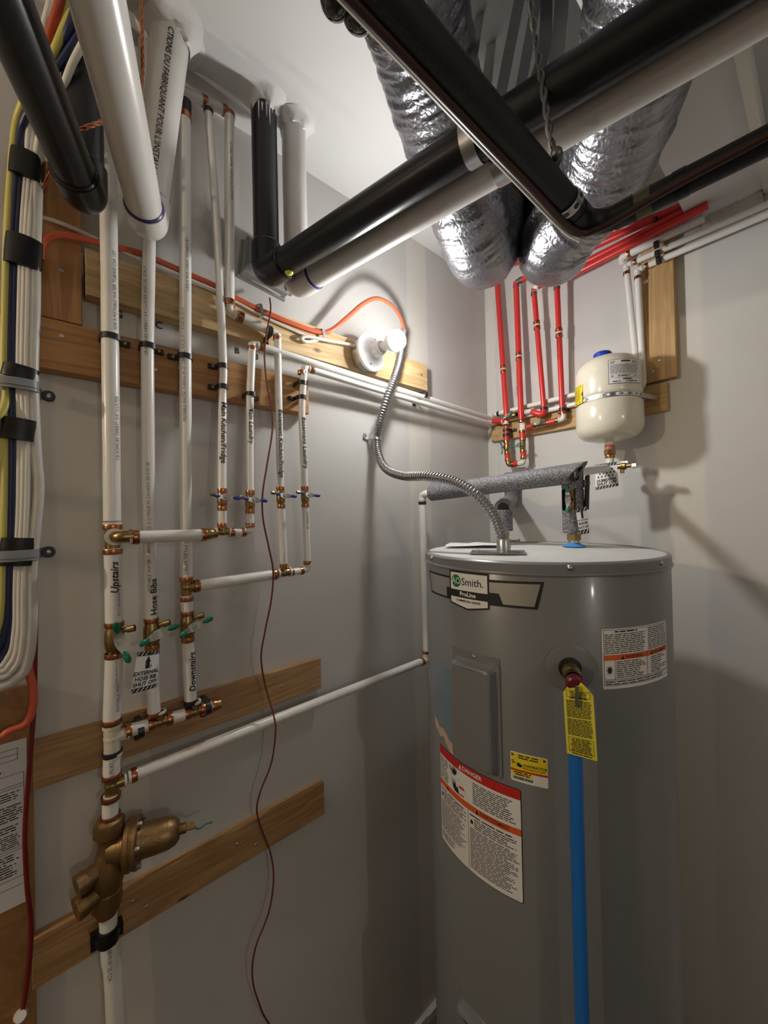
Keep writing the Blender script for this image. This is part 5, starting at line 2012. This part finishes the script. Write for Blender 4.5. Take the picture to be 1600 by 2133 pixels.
put_poly(mb, yf, [(-.040, -.004), (.030, -.004), (.033, .054), (-.040, .054)], .0006, .006)
yl = mb.build('yellow_label', M_YEL, et, ang=60)
mb = MB()
put_lines(mb, yf, -.036, .022, .044, .006, 13, .3, .0011, 66, ragged=.05)
for k in range(8):
    put_poly(mb, yf, [(-.036 + .008 * k, .047), (-.034 + .008 * k, .047), (-.030 + .008 * k, .053), (-.032 + .008 * k, .053)], .0011)
put_lines(mb, yf, -.028, .020, .003, -.002, 1, .6, .0011, 67)
put_poly(mb, yf, [(.032, .014), (.032, .032), (.026, .023)], .0011)
mb.build('print', M_INK, yl, smooth=False)
# punched strap
es = thing('perforated_strap', 'punched steel strap round the middle of the cream tank', 'strap', V((EC.x, EC.y, ez(842))))
zs = zb_ + H * .475
pts = [V((EC.x - ER - .012, -.004, zs - .002))]
for i in range(37):
    a = PI + PI * i / 36
    pts.append(V((EC.x + math.cos(a) * (ER - .0035), EC.y + math.sin(a) * (ER - .0035), zs)))
pts += [V((EC.x + ER + .006, -.07, zs + .002)), V((EC.x + ER + .014, -.024, zs + .004))]
MB().ribbon(pts, (0, 0, .0135), .0012).build('band', M_STEEL, es, ang=60)
for i in range(24):
    a = PI + PI * (i + .5) / 24
    o = V((math.cos(a), math.sin(a), 0))
    MB().lathe([(0, .0012), (.0030 if i % 2 else .0044, .0012), (.0030 if i % 2 else .0044, 0)], V((EC.x, EC.y, zs)) + o * (ER - .0036 + .0003), o, 10).build('hole', M_WHITE if i % 2 == 0 else M_DSTEEL, es)
# saddle valve for the humidifier line
sv = thing('saddle_valve', 'small brass humidifier valve right of the white tag', 'valve', V((EC.x + .03, EC.y, hz)))
p = V((EC.x + .012, EC.y - .004, hz + .002))
MB().tube([p, p + X * .022, p + X * .022, p + X * .034, p + X * .034, p + X * .052], [.008, .008, .0115, .0115, .0065, .0065], 12).build('body', M_BRASS, sv, ang=25)
MB().lathe([(.008, .05), (.0095, .052), (.0095, .064), (.007, .066), (0, .066)], p, X, 6).build('nut', M_CHROME, sv, smooth=False)
MB().tube([p + X * .024, p + X * .024 - Z * .022], .006, 10).build('stem', M_BRASS, sv)
MB().box(p + X * .03 - NB * -.0 + Z * .012, X, NB, Z, .022, .006, .008).build('handle', M_CHROME, sv, smooth=False, bevel=.001)


# ================================================================== hanging tags
def quad_fn(tl, tr, br, bl, W, H):
    tl, tr, br, bl = V(tl), V(tr), V(br), V(bl)
    nn = (tr - tl).cross(bl - tl).normalized()
    if nn.dot(CAM - tl) < 0:
        nn = -nn

    def fn(u, v, h):
        a, b = u / W, 1 - v / H
        bow = .05 * W * math.sin(a * PI)
        return tl.lerp(tr, a).lerp(bl.lerp(br, a), b) + nn * (h + bow)
    return fn


def hang_tag(label, tl, tr, br, bl, W, H, stripe, lines, icon, name='shutoff_tag'):
    t = thing(name, label, 'tag', bl, 'black and white shut-off tags')
    fn = quad_fn(tl, tr, br, bl, W, H)
    mb = MB()
    n = 8
    for hh in (0, -.0006):
        put_rect(mb, fn, 0, W, 0, H, hh, n)
    mb.build('tag_sheet', M_WHITE, t, ang=60)
    mb = MB()
    for v0, v1 in ((0, stripe), (H - stripe, H)):
        k = -stripe
        put_rect(mb, fn, 0, W, v0, v0 + stripe * .12, .0004, n)
        put_rect(mb, fn, 0, W, v1 - stripe * .12, v1, .0004, n)
        while k < W:
            pts = [(min(W, max(0, k)), v0), (min(W, max(0, k + stripe * .75)), v0), (min(W, max(0, k + stripe * 1.55)), v1), (min(W, max(0, k + stripe * .8)), v1)]
            put_poly(mb, fn, pts, .0004)
            k += stripe * 1.1
    put_rect(mb, fn, W * .42, W * .60, H - stripe, H - stripe * .3, .0006, 2)
    for s, size, v in lines:
        put_text(mb, fn, s, size, W / 2, v, .0005, .03, 'CENTER')
    for pts in icon:
        put_poly(mb, fn, pts, .0005)
    mb.build('print', M_INK, t, smooth=False)
    return t


TO = .10
hang_tag('EXTERNAL HOSE BIB SHUT OFF tag on the second tall pipe', LW(286, 1359, TO), LW(333, 1353, TO - .01), LW(325, 1431, TO), LW(273, 1445, TO + .005), .052, .082, .0085,
         (('EXTERNAL', .0112, .0370), ('HOSE BIB', .0112, .0260), ('SHUT OFF', .0112, .0150)),
         ([(.019, .060), (.026, .069), (.033, .060)], [(.0215, .046), (.0305, .046), (.0305, .061), (.0215, .061)], [(.0325, .047), (.0345, .047), (.0345, .053), (.0325, .053)], [(.0225, .066), (.0295, .066), (.026, .072)]))
rain = []
for r_ in range(3):
    for k in range(5):
        cx, cy = .009 + .0095 * k + (.0045 if r_ % 2 else 0), .031 + .0085 * r_
        rain.append([(cx - .0024, cy), (cx, cy - .002), (cx + .0024, cy), (cx, cy + .005)])
hang_tag('HUMIDIFIER SHUT OFF tag with rain drops under the cream tank', BW(1239, 969, .165), BW(1285, 962, .155), BW(1289, 1012, .16), BW(1241, 1021, .17), .060, .066, .0075,
         (('HUMIDIFIER', .0098, .0215), ('SHUT OFF', .0115, .0125)), rain)
hang_tag('WATER SHUT OFF tag hanging from the green cold-inlet valve', BW(1199, 1059, .455), BW(1222, 1054, .44), BW(1228, 1110, .44), BW(1207, 1114, .455), .032, .062, .010,
         (('HOT WATER TANK', .0036, .0320), ('WATER', .0085, .0240), ('SHUT OFF', .0072, .0150)), ([(.013, .036), (.019, .036), (.019, .052), (.013, .052)],))

# ================================================================== steel conduit
cpts = [(1049, 1132, .476), (1044, 1110, .474), (1033, 1080, .468), (1015, 1053, .455), (985, 1024, .425), (940, 1001, .365), (890, 992, .295), (840, 991, .20), (804, 976, .11), (788, 945, .055), (785, 912, .034), (793, 875, .062), (807, 828, .088), (823, 785, .090), (833, 750, .078), (839, 715, .06), (843, 692, .045)]
cp = [LW(a, b, o) for a, b, o in cpts]
path = spline(cp, 20)
ds = [0]
for i in range(1, len(path)):
    ds.append(ds[-1] + (path[i] - path[i - 1]).length)
out_, rs, j = [], [], 0
step = .00125
for k in range(int(ds[-1] / step)):
    s = k * step
    while j < len(ds) - 2 and ds[j + 1] < s:
        j += 1
    out_.append(path[j].lerp(path[j + 1], (s - ds[j]) / max(1e-9, ds[j + 1] - ds[j])))
    rs.append(.0116 + .0018 * math.sin(2 * PI * s / .0085))
g = thing('steel_conduit', 'ribbed flexible steel conduit curving from the bulb down to the heater', 'conduit', cp[0])
MB().tube(out_, rs, 16).build('flex_tube', mat('conduit_steel', (.36, .36, .37), .36, 1.0), g, ang=90)
cb0 = V((cp[0].x, cp[0].y, TZ + .004))
MB().lathe([(0, 0), (.0165, 0), (.0165, .026), (.0145, .030), (.0125, .030)], cb0, Z, 20).build('connector', M_STEEL, g)
MB().tube([cb0 + Z * .024 + sid * .012, cb0 + Z * .024 + sid * .034], .0032, 8).build('clamp_screw', M_STEEL, g)
MB().tube([cb0 + Z * .024 + sid * .034, cb0 + Z * .024 + sid * .038], .005, 8).build('screw_head', M_CHROME, g)
# one-hole strap
cs_ = thing('conduit_strap', 'one-hole steel strap holding the conduit to the wall', 'strap', LW(772, 910, .0))
q = LW(785, 912, .032)
dc_ = (LW(793, 875, .03) - LW(788, 945, .05)).normalized()
sd = dc_.cross(X).normalized()
if sd.y > 0:
    sd = -sd
pts = []
for i in range(12):
    a = -.3 + (PI + .2) * i / 11
    pts.append(q + (-sd * math.cos(a) + X * math.sin(a)) * .0145)
pts += [q + sd * .0155 - X * .028, q + sd * .034 - X * .029]
MB().ribbon(pts, dc_ * .017, .0018).build('band', M_STEEL, cs_, ang=50)
MB().lathe([(0, .005), (.003, .0045), (.0045, .001)], q + sd * .026 - X * .029, X, 10).build('screw', M_CHROME, cs_)


# ================================================================== lampholders
def lamp(label, p, ax, power, col, group='bare bulbs'):
    p, ax = V(p), V(ax).normalized()
    t = thing('lampholder', label, 'lamp', p, group)
    MB().lathe([(0, 0), (.051, 0), (.051, .030), (0, .030)], p, ax, 8).build('junction_box', M_STEEL, t, smooth=False)
    MB().lathe([(0, .030), (.0565, .030), (.058, .033), (.058, .040), (.054, .043), (.034, .048), (.024, .056), (.0215, .068), (.0215, .076), (.0195, .078), (.0195, .084), (0, .084)], p, ax, 40).build('porcelain_base', M_PORC, t)
    u = ax.cross(Z).normalized() if abs(ax.z) < .9 else X
    w = ax.cross(u)
    for sg in (-1, 1):
        MB().lathe([(0, .002), (.003, .002), (.0045, 0)], p + ax * .044 + (u * .3 + w * .95) * sg * .043, ax, 10).build('screw', M_DSTEEL, t)
    MB().lathe([(.0125, .082), (.0135, .094), (.0175, .106), (.0235, .115), (.0278, .125), (.0292, .1315)], p, ax, 24).build('bulb_neck', M_PORC, t)
    gm = mat('bulb_glow_%d' % int(power), (.9, .9, .9), .3, emit=(col, power))
    MB().lathe([(.0288, .130), (.0295, .137), (.0282, .148), (.0235, .157), (.014, .1635), (0, .165)], p, ax, 28).build('bulb_globe', gm, t)
    return t


lp = LW(770, 737, .066)
lamp('white porcelain lampholder with a lit bare bulb on the pale board', V((B3, lp.y - .004, lp.z)), (1, .12, .05), BULB_MAIN, (1.0, .985, .955))
lamp('bare bulb further along the left wall behind the viewer', (0.0, -2.75, 2.32), X, BULB_WARM, (1.0, .82, .60))
lamp('bare bulb on the right-hand wall of the room', (RX, -1.34, 2.2), (-1, 0, 0), BULB_SIDE, (1.0, .94, .86))

# ================================================================== grey junction box and brown wire
bb = LW(491, 577, 0)
be_ = LW(588, 630, 0)
btp = LW(501, 491, 0)
y0, y1, z0_, z1_ = bb.y, LW(604, 605, .034).y, bb.z, LW(513, 488, .034).z
gb = thing('junction_box', 'grey plastic junction box on the wall behind the black vent pipe', 'box', V((0, y0, z0_)))
gb.rotation_euler = (math.radians(-8), 0, 0)
MB().mm((0.006, y0 + .004, z0_ + .004), (.036, y1 - .004, z1_)).build('cover', M_GREYBOX, gb, smooth=False, bevel=.003)
MB().mm((0, y0, z0_), (.008, y1, z1_ + .004)).build('back_plate', M_GREYBOX, gb, smooth=False, bevel=.001)
MB().box(V((.0365, (y0 + y1) / 2, lean(V((0, 0, z0_)), V((0, 0, z1_)), .35).z)), Y, Z, X, (y1 - y0) * .7, .0015, .001).build('groove', M_BLACK, gb, smooth=False)
MB().cyl(V((.03, y1 - .012, z0_ + .018)), V((.03, y1 + .006, z0_ + .018)), .011, None, 14).build('knockout', M_GREYBOX, gb)
mb = MB()
mb.ribbon([V((.02, lean(V((y0, 0, 0)), V((y1, 0, 0)), .25).x, z0_ - .0005)), V((.03, (y0 + y1) / 2, z0_ - .006)), V((.02, y1 - .02, z0_ - .001))], (.006, 0, 0), .0006)
mb.build('wire_tie', M_WHITE, gb)
br = [(562, 621, .03), (564, 640, .045), (562, 660, .06), (556, 690, .092), (551, 740, .095), (555, 790, .09), (566, 855, .085), (567, 900, .085), (556, 970, .09), (547, 1030, .10), (548, 1080, .10), (560, 1140, .105), (569, 1190, .105), (565, 1250, .10), (552, 1315, .09), (544, 1370, .08), (553, 1430, .07), (570, 1490, .085), (574, 1525, .09), (565, 1590, .08), (542, 1650, .06), (535, 1690, .05), (546, 1730, .04), (563, 1775, .04), (570, 1830, .04), (560, 1900, .045), (532, 1975, .05), (526, 2040, .05), (545, 2105, .055), (570, 2165, .06), (560, 2300, .06), (575, 2450, .05)]
tag(MB().tube(spline([LW(*q) for q in br], 6), .0021, 8).build('brown_wire', M_BROWN), 'thin brown wire dangling down the wall from the grey box', 'wire')

# ================================================================== cables on the pale board
oc = [(84, 540, .05), (90, 505, .05), (110, 491, .047), (140, 491, .045), (211, 507, .044), (242, 515, .043), (295, 529, .042), (350, 552, .042), (400, 574, .042), (452, 597, .042), (491, 620, .042), (543, 646, .042), (600, 670, .042), (660, 691, .043), (690, 688, .05), (725, 660, .06), (758, 632, .07), (785, 622, .075), (812, 633, .07), (832, 657, .06), (842, 685, .048), (844, 705, .044)]
tag(MB().tube(spline([LW(*q) for q in oc], 6), .0054, 10, flat=1.25).build('orange_cable', M_CABO), 'orange cable running along the top board and arching into the conduit', 'cable')
wc = [(86, 452, .03), (140, 470, .035), (215, 505, .04), (300, 545, .041), (400, 587, .042), (470, 618, .042), (540, 655, .042), (600, 683, .042), (650, 704, .042), (668, 706, .042)]
tag(MB().tube(spline([LW(*q) for q in wc], 6), .0038, 8).build('white_cable', M_CABW), 'white cable stapled just below the orange cable', 'cable')
wc2 = [(668, 706, .044), (640, 712, .046), (628, 706, .048), (640, 701, .050), (680, 709, .050), (715, 715, .050), (742, 721, .052)]
tag(MB().tube(spline([LW(*q) for q in wc2], 7), .0048, 8).build('white_cable', M_CABW), 'looped white cable entering the lamp junction box', 'cable')
for k, (px, py) in enumerate(((543, 648), (673, 698))):
    q = LW(px, py, .042)
    tag(MB().ribbon([q + V((-.008, -.006, .016)), q + V((.008, -.004, .014)), q + V((.008, .002, -.014)), q + V((-.008, .0, -.016))], (.0, .009, .002), .0016).build('cable_staple', M_STEEL), ('left' if k == 0 else 'right') + ' metal staple over the orange and white cables', 'staple', 'cable staples')

# ================================================================== cable bundle at the left edge
GC = 'cables in the taped bundle'
bundle = [
    ('yellow_cable', 'outermost yellow cable of the taped bundle at the left edge', M_CABY, .0062, [(165, -60, .20), (138, 20, .18), (112, 90, .15), (60, 190, .10), (36, 250, .06), (26, 330, .05), (16, 480, .05), (12, 620, .05), (9, 760, .05), (14, 815, .05), (8, 850, .055), (-10, 870, .06), (-60, 885, .06), (-400, 960, .05), (-900, 1000, .02)]),
    ('yellow_cable', 'lower yellow cable rejoining the bundle under the grey clamp', M_CABY, .0062, [(-900, 840, .02), (-400, 830, .05), (-40, 843, .05), (0, 852, .052), (10, 870, .05), (11, 930, .05), (11, 1010, .05), (9, 1110, .05), (6, 1190, .05), (3, 1270, .05), (-12, 1320, .05), (-60, 1350, .05), (-700, 1420, .03)]),
    ('navy_cable', 'left navy cable in the taped bundle', M_CABN, .0058, [(185, 20, .20), (160, 78, .18), (126, 130, .15), (70, 215, .10), (44, 270, .06), (36, 340, .052), (24, 520, .05), (21, 700, .05), (24, 900, .05), (22, 1050, .05), (20, 1140, .05), (17, 1230, .05), (14, 1300, .05), (-4, 1350, .05), (-60, 1376, .05), (-700, 1460, .03)]),
    ('navy_cable', 'right navy cable in the taped bundle', M_CABN, .0058, [(172, -60, .20), (150, 40, .19), (122, 110, .15), (80, 205, .10), (53, 270, .06), (45, 340, .052), (34, 520, .05), (30, 700, .05), (33, 900, .05), (31, 1050, .05), (28, 1140, .05), (26, 1230, .05), (24, 1310, .05), (6, 1362, .05), (-60, 1388, .05), (-700, 1475, .03)]),
    ('white_cable', 'first white cable right of the navy pair in the bundle', M_CABW, .0056, [(120, -60, .17), (104, 10, .16), (85, 90, .14), (65, 220, .08), (58, 320, .055), (47, 470, .052), (42, 620, .052), (39, 780, .052), (41, 900, .052), (40, 1040, .052), (36, 1140, .052), (33, 1230, .052), (31, 1310, .052), (14, 1372, .052), (-60, 1401, .052), (-700, 1490, .03)]),
    ('white_cable', 'second white cable right of the navy pair in the bundle', M_CABW, .0056, [(130, -60, .17), (112, 10, .16), (92, 90, .14), (72, 220, .08), (66, 320, .056), (55, 470, .054), (50, 620, .054), (47, 780, .054), (50, 900, .054), (48, 1040, .054), (44, 1140, .054), (41, 1230, .054), (39, 1320, .054), (20, 1384, .054), (-60, 1412, .054), (-700, 1510, .03)]),
    ('white_cable', 'third white cable right of the navy pair in the bundle', M_CABW, .0056, [(190, 60, .20), (152, 130, .17), (128, 190, .14), (90, 260, .09), (75, 330, .057), (62, 470, .055), (58, 620, .055), (55, 780, .055), (58, 900, .055), (56, 1040, .055), (52, 1140, .055), (49, 1230, .055), (47, 1330, .055), (26, 1395, .055), (-60, 1424, .055), (-700, 1530, .03)]),
    ('yellow_cable', 'dull yellow cable behind the vent pipes joining the bundle top', M_CABY, .0062, [(190, -40, .20), (148, 30, .185), (118, 95, .16), (85, 180, .11), (60, 290, .05), (50, 340, .045), (45, 420, .045)]),
    ('red_cable', 'dark orange-red cable between the vent pipes at the top edge', mat('rust_cable', (.42, .06, .02), .4), .0065, [(140, -60, .20), (124, 5, .185), (106, 65, .16), (85, 150, .12), (72, 250, .07), (66, 330, .048)]),
    ('grey_cable', 'thick twisted grey cable on the right of the taped bundle', M_CABG, .0092, [(150, -40, .15), (122, 60, .14), (104, 150, .11), (88, 260, .07), (80, 330, .054), (76, 430, .052), (73, 540, .052), (72, 640, .052), (68, 760, .052), (70, 850, .052), (75, 950, .052), (80, 1020, .052), (72, 1110, .052), (66, 1180, .052), (66, 1290, .052), (58, 1370, .052), (34, 1412, .052), (-60, 1444, .052), (-700, 1555, .03)]),
    ('red_cable', 'deep red cable hanging past the inspection sheet', M_CABR, .0038, [(62, 1170, .03), (70, 1215, .03), (75, 1260, .03), (73, 1380, .03), (72, 1460, .032), (66, 1540, .035), (57, 1650, .035), (52, 1740, .035), (56, 1840, .035), (65, 1925, .033), (62, 2000, .03), (52, 2080, .026), (44, 2115, .024)]),
    ('orange_cable', 'orange-red cable looping left above the inspection sheet', M_CABO, .0064, [(58, 1350, .045), (60, 1395, .045), (69, 1435, .045), (68, 1475, .045), (54, 1506, .045), (20, 1522, .045), (-60, 1552, .045), (-700, 1680, .03)]),
]
for name, lab, m, r, pts in bundle:
    tag(MB().tube(spline([LW(*q) for q in pts], 7), r, 10).build(name, m), lab, 'cable', GC)
tag(MB().cyl(LW(43, 2112, .010), LW(43, 2118, .034), .011, .008, 12).build('cable_grommet', M_WHITE), 'white grommet at the foot of the deep red cable', 'grommet')
for k, (py0, py1, xa, xb, lab) in enumerate(((322, 374, 20, 92, 'topmost black tape band on the cable bundle'), (497, 558, 10, 88, 'second black tape band, left of the upright brown board'),
                                             (764, 790, 4, 80, 'black tape band under the upper grey clamp'), (874, 918, 1, 82, 'black tape band just below the upper grey clamp'), (1120, 1178, 0, 78, 'lowest black tape band, under the lower grey clamp'))):
    pm0, pm1 = LW((xa + xb) / 2 + 3, py0, .052), LW((xa + xb) / 2 - 2, py1, .052)
    wdt = abs(LW(xb, py0, .052).y - LW(xa, py0, .052).y) / 2 * 1.03
    tag(MB().tube([pm0, lean(pm0, pm1, .3), lean(pm0, pm1, .7), pm1], [wdt, wdt * 1.02, wdt * 1.02, wdt], 24, flat=.0135 / wdt, up=Y).build('tape_band', M_TAPE, ang=60), lab, 'tape', 'black tape bands on the cable bundle')
for k, py in enumerate((801, 1157)):
    t = thing('cable_clamp', ('upper' if k == 0 else 'lower') + ' grey clamp screwed over the cable bundle', 'clamp', LW(40, py, .0), 'grey cable clamps')
    pts = []
    ya, yb = LW(-10, py, .05).y, LW(80, py, .05).y
    zc = LW(40, py, .06).z
    for i in range(17):
        a = PI - PI * i / 16
        pts.append(V((.052 + .019 * math.sin(a) ** .6, (ya + yb) / 2 + math.cos(a) * (yb - ya) / 2, zc)))
    pts += [V((.03, yb + .001, zc)), V((.006, yb + .003, zc)), V((.005, yb + .022, zc))]
    MB().ribbon(pts, (0, 0, .019), .003).build('band', M_CLAMP, t, ang=60)
    MB().ribbon([p + V((.0018, 0, 0)) for p in pts[1:16]], (0, 0, .008), .003).build('rib', M_CLAMP, t, ang=60)
    MB().lathe([(0, .004), (.009, .004), (.011, 0)], V((.006, yb + .014, zc)), X, 16).build('ear', M_BLACK, t)
    MB().lathe([(0, .004), (.004, .003), (.0055, 0)], V((.010, yb + .014, zc)), X, 10).build('screw', M_CHROME, t)
# bare copper earth wire behind the vent pipes
g = thing('copper_wire', 'twisted bare copper wire beside the white vent riser', 'wire', LW(297, 120, .14))
cw = spline([LW(290, -40, .16), LW(295, 40, .15), LW(297, 100, .145), LW(296, 160, .14), LW(280, 215, .16), LW(215, 252, .21), LW(165, 274, .21), LW(110, 330, .12), LW(92, 400, .05)], 14)
for ph in (0, 2 * PI / 3, 4 * PI / 3):
    pts = []
    for i, p in enumerate(cw):
        t = (cw[min(len(cw) - 1, i + 1)] - cw[max(0, i - 1)]).normalized()
        u = t.cross(X).normalized()
        w = t.cross(u)
        pts.append(p + (u * math.cos(ph + i * .5) + w * math.sin(ph + i * .5)) * .0019)
    MB().tube(pts, .0017, 6).build('strand', M_COP, g)
